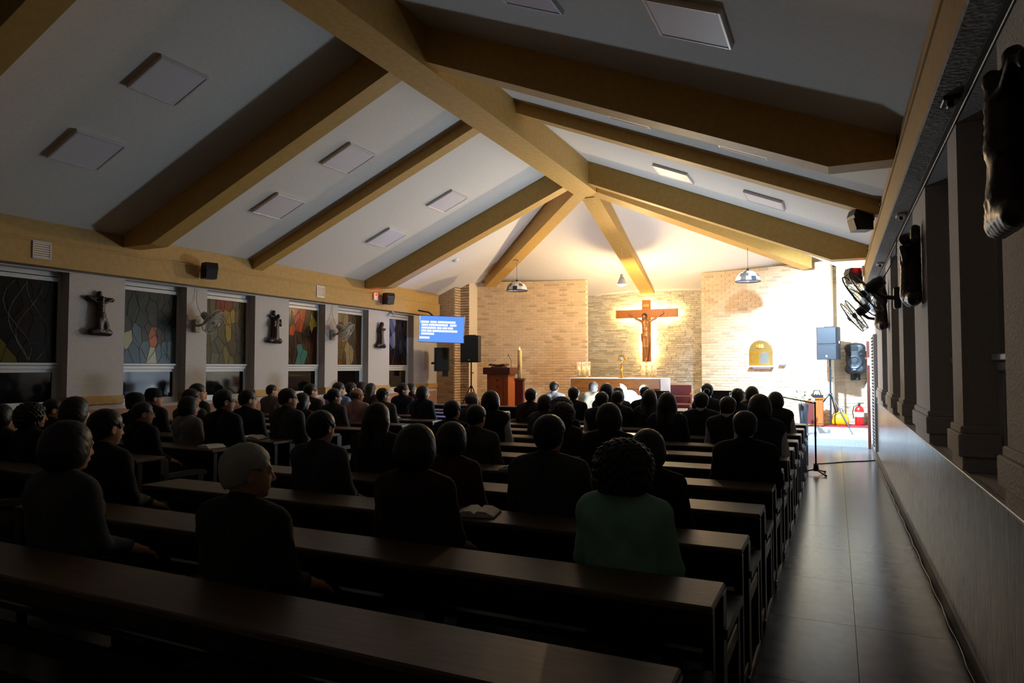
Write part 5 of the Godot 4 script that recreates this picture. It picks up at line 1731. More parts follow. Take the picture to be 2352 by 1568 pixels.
func build_pews():
	var right: Node3D = null
	var left: Node3D = null
	for n in range(1, 13):
		var lab := "dark wooden pew, %s from the altar in the block beside the aisle wall" % ORD[13 - n]
		if right == null:
			right = make_pew(3.94, lab, "aisle block pews")
			right.position = Vector3(-0.385, 0, row_z(n))
		else:
			copy_thing(right, lab, Vector3(-0.385, 0, row_z(n)), 0.0, "aisle block pews")
	for n in range(1, 14):
		var lab := "dark wooden pew, %s from the altar in the block below the far windows" % ORD[14 - n]
		if left == null:
			left = make_pew(3.95, lab, "window block pews")
			left.position = Vector3(-5.5, 0, row_z(n))
		else:
			copy_thing(left, lab, Vector3(-5.5, 0, row_z(n)), 0.0, "window block pews")
	var rl := thing("altar_rail", "long low dark wooden rail in front of the sanctuary", "rail", Vector3(-5.9, 0, -12.16))
	part("top_board", cb(Vector3(0, 0.735, 0), Vector3(7.0, 0.03, 0.24), 0.006), M.ledge, rl)
	part("front_board", cb(Vector3(0, 0.40, -0.06), Vector3(6.9, 0.62, 0.03), 0.005), M.pew, rl)
	for k in 5:
		part("post", cb(Vector3(-3.4 + k * 1.7, 0.36, 0), Vector3(0.07, 0.72, 0.09), 0.006), M.pew, rl)
	open_book("open hymn book on the window-block ledge beside the aisle", Vector3(-5.95, 0.70, row_z(6) + 0.14), 0.3, 1.2)
	open_book("open booklet lying flat on the window-block ledge one row nearer", Vector3(-5.68, 0.70, row_z(5) + 0.12), -0.2)
	open_book("open book on the aisle-block ledge under a raised hand", Vector3(-2.30, 0.70, row_z(5) + 0.13), 0.1)
	open_book("open book lying beside the big dark-headed person in the second rearmost row", Vector3(-1.78, 0.70, row_z(3) + 0.13), 0.25)
	open_book("open book in front of the grey-shirted person in the aisle block", Vector3(-2.55, 0.70, row_z(4) + 0.13), -0.15)
	open_book("open book on the front window-block ledge", Vector3(-6.35, 0.70, row_z(10) + 0.13), 0.0, 1.1)
	open_book("open book on the aisle-block ledge seven rows from the altar", Vector3(-3.72, 0.70, row_z(8) + 0.13), 0.1)

# ------------------------------------------------------------------ people
var PM := {}

func torso(F: Dictionary, g: float, fem: bool, dy := 0.0):
	var sw := 0.155 if fem else 0.175
	var up := Vector3(0, dy, 0)
	for s in [-1.0, 1.0]:
		f_cap(F, Vector3(s * 0.075, 0.54, 0.0) + up, Vector3(s * 0.06, 0.70, 0.0) + up, 0.115 + g, 0.095 + g, 0.05)
		f_cap(F, Vector3(s * 0.06, 0.70, 0.0) + up, Vector3(s * (sw - 0.075), 0.89, 0.015) + up, 0.097 + g, 0.105 + g, 0.05)
		f_cap(F, Vector3(s * 0.04, 0.985, 0.015) + up, Vector3(s * sw, 0.945, 0.01) + up, 0.05 + g, 0.055 + g, 0.05)
	if fem:
		for s in [-1.0, 1.0]:
			f_ell(F, Vector3(s * 0.07, 0.84, -0.085) + up, Vector3(0.065, 0.06, 0.06), 0.04)

func arms(F: Dictionary, g: float, fem: bool, dy := 0.0, pray := false):
	var sw := 0.165 if fem else 0.185
	var up := Vector3(0, dy, 0)
	for s in [-1.0, 1.0]:
		var sh := Vector3(s * sw, 0.935, 0.01) + up
		var el := Vector3(s * (sw + 0.045), 0.70, -0.03) + up
		var wr := Vector3(s * 0.10, 0.625, -0.25) + up
		if pray:
			el = Vector3(s * (sw + 0.04), 0.70, -0.06) + up
			wr = Vector3(s * 0.03, 0.80, -0.26) + up
		f_cap(F, sh, el, 0.05 + g, 0.04 + g, 0.03)
		f_cap(F, el, wr, 0.04 + g, 0.027 + g, 0.025)

func legs_sit(F: Dictionary, g: float):
	for s in [-1.0, 1.0]:
		f_cap(F, Vector3(s * 0.085, 0.515, -0.02), Vector3(s * 0.10, 0.50, -0.40), 0.092 + g, 0.06 + g, 0.03)
		f_cap(F, Vector3(s * 0.10, 0.50, -0.40), Vector3(s * 0.10, 0.10, -0.36), 0.058 + g, 0.04 + g, 0.02)

func legs_kneel(F: Dictionary, g: float):
	for s in [-1.0, 1.0]:
		f_cap(F, Vector3(s * 0.085, 0.49, 0.0), Vector3(s * 0.10, 0.08, -0.07), 0.095 + g, 0.062 + g, 0.03)
		f_cap(F, Vector3(s * 0.10, 0.075, -0.07), Vector3(s * 0.10, 0.065, 0.32), 0.058 + g, 0.042 + g, 0.02)

func people_meshes():
	# hand: wrist at origin, fingers towards -z, palm down
	var F := fld(Vector3(-0.075, -0.045, -0.20), Vector3(0.085, 0.035, 0.03), 0.0045)
	f_cap(F, Vector3(-0.022, 0, -0.015), Vector3(-0.026, 0.0, -0.085), 0.018, 0.015, 0.02)
	f_cap(F, Vector3(0.0, 0.002, -0.01), Vector3(0.0, 0.004, -0.09), 0.018, 0.016, 0.02)
	f_cap(F, Vector3(0.02, 0, -0.015), Vector3(0.026, 0.0, -0.085), 0.018, 0.014, 0.02)
	f_cap(F, Vector3(0, 0, 0.02), Vector3(0, 0, -0.03), 0.025, 0.024, 0.02)
	var fl := [[-0.030, 0.064], [-0.010, 0.074], [0.010, 0.070], [0.030, 0.054]]
	for q in fl:
		var b := Vector3(q[0], 0.0, -0.088)
		var m: Vector3 = b + Vector3(q[0] * 0.12, -0.004, -q[1] * 0.5)
		var t: Vector3 = m + Vector3(q[0] * 0.05, -0.018, -q[1] * 0.42)
		f_cap(F, b, m, 0.0088, 0.0082, 0.004)
		f_cap(F, m, t, 0.0082, 0.0068, 0.004)
	f_cap(F, Vector3(-0.025, -0.004, -0.025), Vector3(-0.055, -0.012, -0.065), 0.014, 0.010, 0.01)
	f_cap(F, Vector3(-0.055, -0.012, -0.065), Vector3(-0.058, -0.020, -0.100), 0.0098, 0.008, 0.006)
	var hand := f_mesh(F)
	# head: joint at origin, face towards -z
	F = fld(Vector3(-0.11, -0.12, -0.15), Vector3(0.11, 0.22, 0.13), 0.0062)
	f_ell(F, Vector3(0, 0.098, 0.004), Vector3(0.078, 0.098, 0.096), 0.02)
	f_ell(F, Vector3(0, 0.035, -0.036), Vector3(0.058, 0.066, 0.060), 0.04)
	f_cap(F, Vector3(0, -0.10, 0.02), Vector3(0, 0.04, 0.012), 0.054, 0.048, 0.03)
	f_cap(F, Vector3(0, -0.012, -0.078), Vector3(0, -0.010, -0.066), 0.016, 0.022, 0.02)
	f_cap(F, Vector3(0, 0.082, -0.094), Vector3(0, 0.048, -0.112), 0.009, 0.012, 0.012)
	f_cap(F, Vector3(-0.012, 0.044, -0.102), Vector3(0.012, 0.044, -0.102), 0.008, 0.008, 0.008)
	f_cap(F, Vector3(-0.045, 0.098, -0.078), Vector3(0.045, 0.098, -0.078), 0.012, 0.012, 0.015)
	f_cap(F, Vector3(-0.020, 0.018, -0.090), Vector3(0.020, 0.018, -0.090), 0.008, 0.008, 0.008)
	for s in [-1.0, 1.0]:
		f_ell(F, Vector3(s * 0.031, 0.078, -0.100), Vector3(0.018, 0.011, 0.014), 0.012, true)
		f_ell(F, Vector3(s * 0.031, 0.078, -0.082), Vector3(0.013, 0.011, 0.012), 0.004)
		f_ell(F, Vector3(s * 0.080, 0.068, 0.006), Vector3(0.011, 0.030, 0.019), 0.008, false, Basis(Vector3.UP, s * 0.35))
		f_ell(F, Vector3(s * 0.090, 0.070, 0.002), Vector3(0.006, 0.016, 0.010), 0.006, true)
	var head := f_mesh(F, true)
	PM.head_xf = [Transform3D(Basis(Vector3.RIGHT, -0.08), Vector3(0, 1.055, -0.005)), Transform3D(Basis(Vector3.UP, -0.5) * Basis(Vector3.RIGHT, -0.05), Vector3(0, 1.055, -0.005)), Transform3D(Basis(Vector3.UP, 0.3) * Basis(Vector3.RIGHT, -0.18), Vector3(0, 1.05, -0.012)), Transform3D(Basis(Vector3.UP, -0.95) * Basis(Vector3.RIGHT, -0.02), Vector3(0, 1.055, -0.005))]
	# bodies
	var hb := Basis(Vector3.UP, 0.35) * Basis(Vector3.RIGHT, -0.35)
	for fem in [false, true]:
		F = fld(Vector3(-0.32, -0.01, -0.58), Vector3(0.32, 1.1, 0.18), 0.022)
		torso(F, -0.004, fem)
		arms(F, -0.003, fem)
		legs_sit(F, -0.004)
		f_cap(F, Vector3(0, 0.97, 0.01), Vector3(0, 1.06, 0.005), 0.06, 0.05, 0.03)
		for s in [-1.0, 1.0]:
			f_cap(F, Vector3(s * 0.10, 0.045, -0.35), Vector3(s * 0.11, 0.04, -0.48), 0.04, 0.035, 0.02)
		var body := f_mesh(F)
		for v in 4:
			var hl: Transform3D = Transform3D(Basis(Vector3.UP, -0.35) * Basis(Vector3.RIGHT, -0.35), Vector3(0.10, 0.622, -0.25))
			var hr: Transform3D = Transform3D(Basis(Vector3.UP, 0.35) * Basis(Vector3.RIGHT, -0.35) * Basis.from_scale(Vector3(-1, 1, 1)), Vector3(-0.10, 0.622, -0.25))
			PM["body%d%d" % [int(fem), v]] = arr_mesh([[body, Transform3D.IDENTITY], [head, PM.head_xf[v]], [hand, hl], [hand, hr]])
		F = fld(Vector3(-0.34, 0.44, -0.36), Vector3(0.34, 1.1, 0.20), 0.016)
		torso(F, 0.010, fem)
		arms(F, 0.010, fem)
		f_cap(F, Vector3(0, 0.985, 0.015), Vector3(0, 1.025, 0.015), 0.068, 0.060, 0.02)
		f_bumps(F, 0.005, 38.0)
		f_keep(F, Vector3(0, -1, 0), -0.47)
		PM["shirt%d" % int(fem)] = one(F)
		F = fld(Vector3(-0.30, 0.44, -0.26), Vector3(0.30, 1.1, 0.20), 0.016)
		torso(F, 0.020, fem)
		f_keep(F, Vector3(0, -1, 0), -0.48)
		f_ell(F, Vector3(0, 1.0, -0.12), Vector3(0.05, 0.12, 0.10), 0.02, true)
		PM["vest%d" % int(fem)] = one(F)
	F = fld(Vector3(-0.26, 0.0, -0.60), Vector3(0.26, 0.72, 0.18), 0.017)
	for s in [-1.0, 1.0]:
		f_cap(F, Vector3(s * 0.075, 0.55, 0.0), Vector3(s * 0.065, 0.62, 0.0), 0.127, 0.115, 0.05)
	legs_sit(F, 0.010)
	PM.trousers = one(F)
	F = fld(Vector3(-0.20, 0.0, -0.58), Vector3(0.20, 0.14, -0.24), 0.012)
	for s in [-1.0, 1.0]:
		f_cap(F, Vector3(s * 0.10, 0.05, -0.34), Vector3(s * 0.112, 0.042, -0.50), 0.046, 0.040, 0.02)
	f_keep(F, Vector3(0, -1, 0), -0.003)
	PM.shoes = one(F)
	# kneeling
	F = fld(Vector3(-0.32, -0.01, -0.40), Vector3(0.32, 1.1, 0.48), 0.022)
	torso(F, -0.004, false, -0.03)
	arms(F, -0.003, false, -0.03, true)
	legs_kneel(F, -0.004)
	f_cap(F, Vector3(0, 0.94, 0.01), Vector3(0, 1.03, 0.005), 0.06, 0.05, 0.03)
	for s in [-1.0, 1.0]:
		f_cap(F, Vector3(s * 0.10, 0.06, 0.33), Vector3(s * 0.10, 0.05, 0.43), 0.04, 0.03, 0.02)
	var kb := f_mesh(F)
	var up := Basis(Vector3.RIGHT, 0.6)
	PM.kneel_head = Transform3D(Basis(Vector3.RIGHT, -0.10), Vector3(0, 1.025, -0.005))
	PM.kneel_body = arr_mesh([[kb, Transform3D.IDENTITY], [head, PM.kneel_head], [hand, Transform3D(up * Basis(Vector3(0, 0, 1), 1.4), Vector3(0.025, 0.775, -0.255))], [hand, Transform3D(up * Basis(Vector3(0, 0, 1), -1.4) * Basis.from_scale(Vector3(-1, 1, 1)), Vector3(-0.025, 0.775, -0.255))]])
	F = fld(Vector3(-0.34, 0.36, -0.38), Vector3(0.34, 1.08, 0.20), 0.016)
	torso(F, 0.012, false, -0.03)
	f_cap(F, Vector3(0, 0.955, 0.015), Vector3(0, 0.995, 0.015), 0.068, 0.060, 0.02)
	arms(F, 0.012, false, -0.03, true)
	f_bumps(F, 0.005, 34.0)
	PM.kneel_shirt = one(F)
	F = fld(Vector3(-0.24, 0.0, -0.22), Vector3(0.24, 0.70, 0.46), 0.018)
	for s in [-1.0, 1.0]:
		f_cap(F, Vector3(s * 0.075, 0.52, 0.0), Vector3(s * 0.065, 0.60, 0.0), 0.127, 0.115, 0.05)
	legs_kneel(F, 0.010)
	f_keep(F, Vector3(0, -1, 0), -0.004)
	PM.kneel_trousers = one(F)
	F = fld(Vector3(-0.46, 0.0, -0.42), Vector3(0.46, 1.08, 0.52), 0.020)
	torso(F, 0.03, false, -0.03)
	arms(F, 0.045, false, -0.03, true)
	for s in [-1.0, 1.0]:
		f_cap(F, Vector3(s * 0.17, 0.90, 0.01), Vector3(s * 0.24, 0.06, 0.12), 0.07, 0.13, 0.12)
		f_cap(F, Vector3(s * 0.08, 0.88, 0.04), Vector3(s * 0.10, 0.06, 0.30), 0.10, 0.14, 0.12)
	f_bumps(F, 0.009, 26.0)
	f_keep(F, Vector3(0, -1, 0), -0.004)
	PM.cope = one(F)
	# hair, in head space
	for k in ["short", "crop", "bob", "long", "bun", "curly", "fringe", "tuft"]:
		F = fld(Vector3(-0.17, -0.28, -0.17), Vector3(0.17, 0.28, 0.22), 0.0085)
		if k == "fringe":
			f_ell(F, Vector3(0, 0.085, 0.014), Vector3(0.087, 0.10, 0.100), 0.01)
			f_keep(F, Vector3(0, 1, -0.25), 0.105)
		elif k == "curly":
			f_ell(F, Vector3(0, 0.092, 0.022), Vector3(0.140, 0.120, 0.134), 0.01)
			f_ell(F, Vector3(0, 0.03, 0.04), Vector3(0.130, 0.095, 0.105), 0.03)
		else:
			f_ell(F, Vector3(0, 0.100, 0.006), Vector3(0.084, 0.103, 0.102), 0.01)
			f_ell(F, Vector3(0, 0.075, 0.040), Vector3(0.082, 0.085, 0.068), 0.03)
			f_ell(F, Vector3(0, 0.122, 0.014), Vector3(0.093, 0.078, 0.098), 0.02)
		if k == "bob":
			f_ell(F, Vector3(0, 0.05, 0.024), Vector3(0.108, 0.10, 0.098), 0.04)
		if k == "long":
			f_ell(F, Vector3(0, 0.05, 0.024), Vector3(0.104, 0.10, 0.096), 0.04)
			f_cap(F, Vector3(-0.05, 0.02, 0.03), Vector3(-0.075, -0.17, 0.075), 0.065, 0.055, 0.04)
			f_cap(F, Vector3(0.05, 0.02, 0.03), Vector3(0.075, -0.17, 0.075), 0.065, 0.055, 0.04)
		if k == "bun":
			f_ell(F, Vector3(0, 0.075, 0.128), Vector3(0.045, 0.045, 0.04), 0.02)
		if k == "tuft":
			f_bumps(F, 0.009, 105.0)
		# open the face
		f_ell(F, Vector3(0, 0.045, -0.13), Vector3(0.074, 0.10, 0.10), 0.015, true)
		if k == "short" or k == "crop" or k == "tuft":
			f_ell(F, Vector3(0, -0.02, -0.05), Vector3(0.12, 0.085, 0.09), 0.02, true)
			for s in [-1.0, 1.0]:
				f_ell(F, Vector3(s * 0.088, 0.058, -0.012), Vector3(0.035, 0.042, 0.036), 0.008, true)
				f_ell(F, Vector3(s * 0.062, 0.125, -0.115), Vector3(0.04, 0.04, 0.045), 0.01, true)
			f_keep(F, Vector3(0, -1, -0.62), -0.040 if k != "crop" else -0.062)
		elif k == "bun":
			f_keep(F, Vector3(0, -1, 0), 0.0)
			f_ell(F, Vector3(0, -0.01, -0.04), Vector3(0.12, 0.085, 0.09), 0.02, true)
		elif k == "curly":
			f_keep(F, Vector3(0, -1, 0), 0.04)
		elif k == "bob":
			f_keep(F, Vector3(0, -1, 0), 0.05)
		elif k == "fringe":
			f_keep(F, Vector3(0, -1, 0), -0.03)
		f_bumps(F, 0.012 if k == "curly" else 0.0028, 130.0 if k == "curly" else 150.0)
		PM["hair_" + k] = one(F)
	# glasses
	var st := new_st()
	for s in [-1.0, 1.0]:
		var pts := []
		for q in 13:
			var a := TAU * q / 12.0
			pts.append(Vector3(s * 0.033 + cos(a) * 0.024, 0.076 + sin(a) * 0.017, -0.112))
		tube(st, pts, 0.002, 5, -1.0, false)
		tube(st, [Vector3(s * 0.057, 0.080, -0.112), Vector3(s * 0.078, 0.080, -0.08), Vector3(s * 0.084, 0.078, 0.0)], 0.002, 5)
	tube(st, [Vector3(-0.009, 0.08, -0.113), Vector3(0.009, 0.08, -0.113)], 0.002, 5)
	PM.glasses = done(st)
	# cap
	st = new_st()
	lathe(st, [[0.096, 0.10], [0.098, 0.14], [0.085, 0.19], [0.05, 0.215], [0.0, 0.222]], 20, Transform3D(Basis.from_scale(Vector3(1, 1, 1.12)), Vector3(0, 0, 0.012)))
	prism(st, PackedVector2Array([Vector2(-0.08, 0.06), Vector2(0.08, 0.06), Vector2(0.07, 0.13), Vector2(0.0, 0.16), Vector2(-0.07, 0.13)]), 0.105, 0.112, Transform3D(Basis(Vector3(1, 0, 0), Vector3(0, 0, -1), Vector3(0, 1, 0)), Vector3.ZERO))
	PM.cap = done(st)

var cloth_cache := {}
func fabric(c: Color) -> StandardMaterial3D:
	var k := c.to_html()
	if not cloth_cache.has(k):
		cloth_cache[k] = mat(c, 0.92)
	return cloth_cache[k]

const TOPS := {
	"black": [Color(0.045, 0.045, 0.05), "black"], "navy": [Color(0.055, 0.07, 0.12), "navy"], "charcoal": [Color(0.22, 0.22, 0.23), "charcoal"],
	"brown": [Color(0.16, 0.11, 0.08), "brown"], "grey": [Color(0.48, 0.48, 0.48), "grey"], "darkred": [Color(0.24, 0.05, 0.06), "dark red"],
	"blue": [Color(0.42, 0.50, 0.66), "light blue"], "teal": [Color(0.50, 0.68, 0.62), "teal"], "green": [Color(0.09, 0.13, 0.10), "dark green"],
	"pink": [Color(0.66, 0.50, 0.50), "pale pink"], "taupe": [Color(0.36, 0.31, 0.29), "taupe"], "plum": [Color(0.14, 0.07, 0.11), "plum"]}
const HAIRS := {
	"short": "short hair", "crop": "cropped hair", "bob": "bobbed hair", "long": "long hair", "bun": "bun hair",
	"curly": "curly hair", "fringe": "balding hair", "tuft": "tousled hair", "white": "white hair", "cap": "dark cap"}
const PEOPLE := [
	[-5.77, 3, "L", 1.28, "bob", "green", 1, 0, "", "first from aisle, eleventh pew from altar, window block"],
	[-6.36, 3, "L", 1.18, "curly", "navy", 1, 1, "", "second from aisle, eleventh pew from altar, window block"],
	[-6.83, 3, "L", 1.11, "bob", "black", 1, 0, "", "third from aisle, eleventh pew from altar, window block"],
	[-6.02, 4, "L", 1.08, "crop", "black", 0, 1, "glasses", "first from aisle, tenth pew from altar, window block"],
	[-7.42, 4, "L", 1.13, "crop", "black", 0, 1, "", "second from aisle, tenth pew from altar, window block"],
	[-5.84, 5, "L", 1.30, "short", "black", 0, 1, "glasses", "first from aisle, ninth pew from altar, window block"],
	[-6.37, 5, "L", 1.18, "bob", "grey", 1, 1, "", "second from aisle, ninth pew from altar, window block"],
	[-7.24, 5, "L", 1.20, "cap", "black", 0, 1, "", "third from aisle, ninth pew from altar, window block"],
	[-5.72, 6, "L", 1.29, "crop", "charcoal", 0, 1, "", "first from aisle, eighth pew from altar, window block"],
	[-6.35, 6, "L", 1.25, "crop", "navy", 0, 1, "", "second from aisle, eighth pew from altar, window block"],
	[-7.31, 6, "L", 1.25, "crop", "charcoal", 0, 1, "", "third from aisle, eighth pew from altar, window block"],
	[-8.00, 6, "L", 1.23, "cap", "navy", 0, 1, "", "fourth from aisle, eighth pew from altar, window block"],
	[-6.24, 7, "L", 1.16, "long", "brown", 1, 1, "", "first from aisle, seventh pew from altar, window block"],
	[-8.16, 7, "L", 1.36, "crop", "green", 0, 1, "", "second from aisle, seventh pew from altar, window block"],
	[-6.39, 8, "L", 1.21, "bun", "charcoal", 1, 1, "", "alone in sixth pew from altar, window block"],
	[-6.14, 9, "L", 1.19, "tuft", "charcoal", 0, 1, "", "first from aisle, fifth pew from altar, window block"],
	[-6.62, 9, "L", 1.19, "fringe", "pink", 0, 1, "", "second from aisle, fifth pew from altar, window block"],
	[-7.54, 9, "L", 1.27, "short", "brown", 0, 1, "", "third from aisle, fifth pew from altar, window block"],
	[-5.95, 10, "L", 1.22, "bob", "navy", 1, 1, "", "first from aisle, fourth pew from altar, window block"],
	[-7.64, 10, "L", 1.28, "short", "blue", 0, 1, "", "second from aisle, fourth pew from altar, window block"],
	[-9.15, 10, "L", 1.19, "crop", "taupe", 0, 1, "", "third from aisle, fourth pew from altar, window block"],
	[-6.88, 11, "L", 1.25, "bun", "navy", 1, 3, "", "first from aisle, third pew from altar, window block"],
	[-8.02, 11, "L", 1.25, "tuft", "charcoal", 0, 1, "", "second from aisle, third pew from altar, window block"],
	[-7.25, 12, "L", 1.21, "bob", "darkred", 1, 3, "vest", "first from aisle, second pew from altar, window block"],
	[-8.18, 12, "L", 1.20, "long", "darkred", 1, 1, "", "second from aisle, second pew from altar, window block"],
	[-9.04, 13, "L", 1.19, "curly", "charcoal", 1, 0, "", "alone in first pew from altar, window block"],
	[-2.12, 1, "R", 1.19, "white", "green", 0, 1, "", "first from aisle, twelfth pew from altar, aisle block"],
	[-3.26, 1, "R", 1.27, "bob", "charcoal", 1, 0, "", "second from aisle, twelfth pew from altar, aisle block"],
	[-0.81, 2, "R", 1.18, "curly", "teal", 1, 0, "", "first from aisle, eleventh pew from altar, aisle block"],
	[-1.85, 2, "R", 1.23, "bob", "brown", 1, 0, "", "second from aisle, eleventh pew from altar, aisle block"],
	[-4.18, 2, "R", 1.25, "short", "black", 0, 0, "", "third from aisle, eleventh pew from altar, aisle block"],
	[-0.91, 3, "R", 1.13, "bob", "black", 1, 0, "", "first from aisle, tenth pew from altar, aisle block"],
	[-1.48, 3, "R", 1.24, "short", "charcoal", 0, 0, "", "second from aisle, tenth pew from altar, aisle block"],
	[-2.12, 3, "R", 1.13, "bob", "darkred", 1, 0, "", "third from aisle, tenth pew from altar, aisle block"],
	[-3.14, 3, "R", 1.21, "short", "charcoal", 0, 0, "", "fourth from aisle, tenth pew from altar, aisle block"],
	[-3.27, 4, "R", 1.23, "long", "plum", 1, 0, "", "alone in ninth pew from altar, aisle block"],
	[-0.60, 5, "R", 1.17, "short", "black", 0, 0, "", "first from aisle, eighth pew from altar, aisle block"],
	[-1.63, 5, "R", 1.23, "bob", "black", 1, 2, "", "second from aisle, eighth pew from altar, aisle block"],
	[-2.82, 5, "R", 1.16, "crop", "charcoal", 0, 0, "", "third from aisle, eighth pew from altar, aisle block"],
	[-2.33, 6, "R", 1.12, "curly", "brown", 1, 0, "", "first from aisle, seventh pew from altar, aisle block"],
	[-3.53, 6, "R", 1.11, "short", "black", 0, 0, "", "second from aisle, seventh pew from altar, aisle block"],
	[-0.65, 7, "R", 1.27, "bob", "navy", 1, 0, "vest", "first from aisle, sixth pew from altar, aisle block"],
	[-2.65, 7, "R", 1.17, "curly", "navy", 1, 0, "", "second from aisle, sixth pew from altar, aisle block"],
	[-3.50, 7, "R", 1.26, "bob", "black", 1, 0, "vest", "third from aisle, sixth pew from altar, aisle block"],
	[-1.05, 8, "R", 1.18, "short", "black", 0, 0, "vest", "first from aisle, fifth pew from altar, aisle block"],
	[-1.70, 8, "R", 1.23, "long", "navy", 1, 0, "", "second from aisle, fifth pew from altar, aisle block"],
	[-3.18, 8, "R", 1.16, "bob", "charcoal", 1, 2, "", "third from aisle, fifth pew from altar, aisle block"],
	[-4.18, 8, "R", 1.20, "fringe", "charcoal", 0, 0, "", "fourth from aisle, fifth pew from altar, aisle block"],
	[-1.47, 9, "R", 1.20, "short", "black", 0, 0, "vest", "first from aisle, fourth pew from altar, aisle block"],
	[-2.72, 9, "R", 1.18, "short", "navy", 0, 0, "vest", "second from aisle, fourth pew from altar, aisle block"],
	[-0.69, 10, "R", 1.19, "bob", "black", 1, 0, "vest", "first from aisle, third pew from altar, aisle block"],
	[-2.30, 10, "R", 1.20, "long", "black", 1, 0, "", "second from aisle, third pew from altar, aisle block"],
	[-2.75, 10, "R", 1.16, "crop", "black", 0, 0, "", "third from aisle, third pew from altar, aisle block"],
	[-4.07, 10, "R", 1.19, "short", "brown", 0, 0, "", "fourth from aisle, third pew from altar, aisle block"],
	[-1.25, 11, "R", 1.21, "tuft", "navy", 0, 0, "", "first from aisle, second pew from altar, aisle block"],
	[-3.16, 11, "R", 1.29, "bob", "green", 1, 0, "", "second from aisle, second pew from altar, aisle block"],
	[-3.70, 11, "R", 1.20, "short", "black", 0, 2, "", "third from aisle, second pew from altar, aisle block"],
	[-1.14, 12, "R", 1.23, "bob", "plum", 1, 0, "", "first from aisle, first pew from altar, aisle block"],
	[-1.80, 12, "R", 1.28, "bun", "navy", 1, 0, "", "second from aisle, first pew from altar, aisle block"],
	[-2.77, 12, "R", 1.20, "crop", "black", 0, 2, "", "third from aisle, first pew from altar, aisle block"],
	[-3.22, 12, "R", 1.17, "long", "charcoal", 1, 0, "", "fourth from aisle, first pew from altar, aisle block"],
]

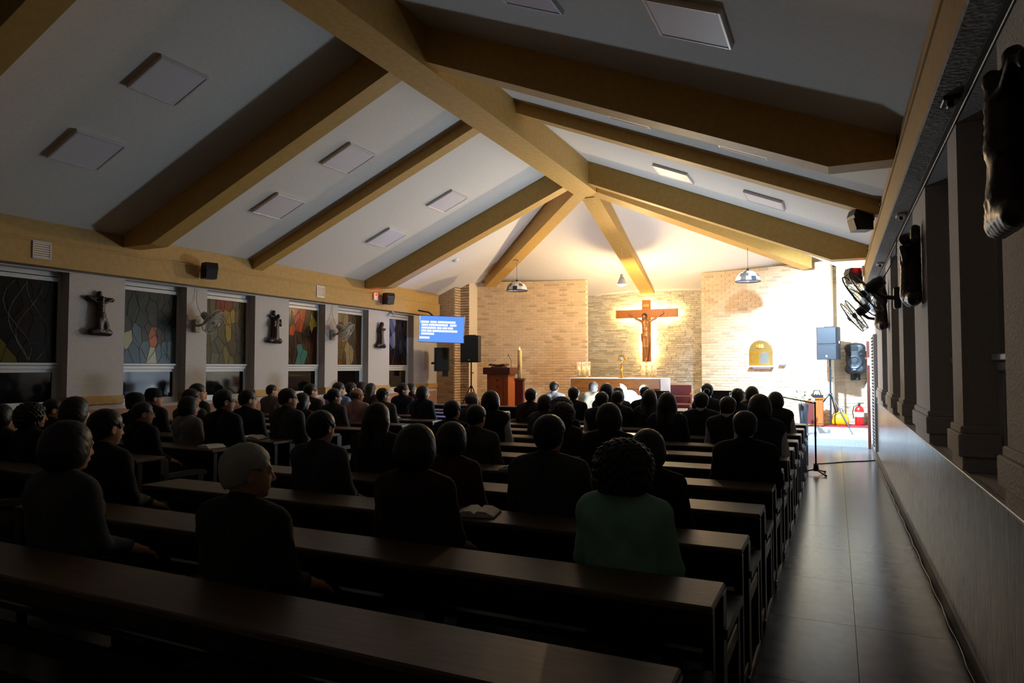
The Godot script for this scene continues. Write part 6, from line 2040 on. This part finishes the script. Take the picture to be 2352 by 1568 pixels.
func build_people():
	var hair_dark := [mat(Color(0.035, 0.03, 0.03), 0.45), mat(Color(0.055, 0.042, 0.036), 0.5), mat(Color(0.09, 0.062, 0.048), 0.5)]
	var hair_white := mat(Color(0.62, 0.62, 0.60), 0.6)
	var hair_grey := mat(Color(0.30, 0.29, 0.28), 0.6)
	var shoe := mat(Color(0.03, 0.028, 0.028), 0.4)
	var trouser := [fabric(Color(0.06, 0.06, 0.075)), fabric(Color(0.11, 0.11, 0.12)), fabric(Color(0.09, 0.08, 0.07))]
	var r := RandomNumberGenerator.new()
	r.seed = 31
	for e in PEOPLE:
		# [x, row, block, top height, hair, clothes, female, head variant, extra, place phrase]
		var fem: int = e[6]
		var s := clampf(e[3] / 1.275, 0.90, 1.03)
		var tc: Array = TOPS[e[5]]
		var ext: String = e[8]
		var cl: String = tc[1] + " top"
		if ext == "vest":
			cl = "%s vest" % tc[1]
		var lab := "person with %s, %s, %s" % [HAIRS[e[4]], cl, e[9]]
		var p := thing("person", lab, "person", Vector3(e[0], 0.42 * (1.0 - s), row_z(e[1]) - 0.165), r.randf_range(-0.12, 0.12), "seated congregation")
		p.scale = Vector3.ONE * s
		var v: int = e[7]
		part("body", PM["body%d%d" % [fem, v]], M.skin, p)
		var hx: Transform3D = PM.head_xf[v]
		var hk: String = e[4]
		var hm: Material = hair_dark[r.randi() % 3]
		if hk == "white":
			hk = "crop"
			hm = hair_white
		elif hk == "fringe":
			hm = hair_grey
		elif hk == "cap":
			hk = "crop"
			part("cap", PM.cap, fabric(Color(0.05, 0.05, 0.06)), p, hx)
		part("hair", PM["hair_" + hk], hm, p, hx)
		part("shirt", PM["shirt%d" % fem], fabric(Color(0.70, 0.70, 0.72)) if ext == "vest" else fabric(tc[0]), p)
		if ext == "vest":
			part("vest", PM["vest%d" % fem], fabric(tc[0]), p)
		if ext == "glasses":
			part("glasses", PM.glasses, M.black, p, hx)
		part("trousers", PM.trousers, trouser[r.randi() % 3], p)
		part("shoes", PM.shoes, shoe, p)
	# three kneeling before the altar
	var k1 := thing("person", "kneeling altar server in a white shirt left of the altar", "person", Vector3(-5.2, 0.0, -13.0), 0.0)
	part("body", PM.kneel_body, M.skin, k1)
	part("hair", PM.hair_short, hair_dark[2], k1, PM.kneel_head)
	part("shirt", PM.kneel_shirt, fabric(Color(0.70, 0.71, 0.74)), k1)
	part("trousers", PM.kneel_trousers, trouser[0], k1)
	var k2 := thing("person", "kneeling priest in a cream cope with a golden cross on the back", "person", Vector3(-4.36, 0.0, -13.0), 0.0)
	part("body", PM.kneel_body, M.skin, k2)
	part("hair", PM.hair_crop, hair_grey, k2, PM.kneel_head)
	var cp := part("cope", PM.cope, fabric(Color(0.66, 0.61, 0.53)), k2)
	var gold_cloth := fabric(Color(0.62, 0.48, 0.22))
	part("cross_band", cb(Vector3(0, 0.68, 0.19), Vector3(0.035, 0.26, 0.02), 0.004), gold_cloth, cp, Transform3D(Basis(Vector3.RIGHT, -0.19), Vector3(0, 0.05, 0.10)))
	part("cross_band", cb(Vector3(0, 0.73, 0.19), Vector3(0.15, 0.035, 0.02), 0.004), gold_cloth, cp, Transform3D(Basis(Vector3.RIGHT, -0.19), Vector3(0, 0.05, 0.10)))
	var k3 := thing("person", "white-haired person in white kneeling right before the altar", "person", Vector3(-3.38, 0.0, -13.17), 0.0)
	k3.position.y = 0.0
	k3.scale = Vector3.ONE * 0.96
	part("body", PM.kneel_body, M.skin, k3)
	part("hair", PM.hair_crop, hair_white, k3, PM.kneel_head)
	part("shirt", PM.kneel_shirt, fabric(Color(0.74, 0.74, 0.76)), k3)
	part("trousers", PM.kneel_trousers, trouser[1], k3)
	var pf := thing("paper_fan", "white folded paper held up before the altar", "paper", Vector3(-3.70, 1.10, -12.80))
	var st := new_st()
	prism(st, PackedVector2Array([Vector2(-0.05, 0.10), Vector2(0.0, 0.09), Vector2(0.06, 0.04), Vector2(0.10, -0.06), Vector2(-0.04, -0.06)]), -0.004, 0.004)
	part("sheet", done(st), M.paper, pf, rot_y(0.2))


func _ready():
	rng.seed = 77
	set_view()
	make_materials()
	build_lamps()
	build_shell()
	build_altar()
	build_pews()
	build_equipment()
	var t0 := Time.get_ticks_msec()
	people_meshes()
	print("people meshes ", Time.get_ticks_msec() - t0)
	build_people()
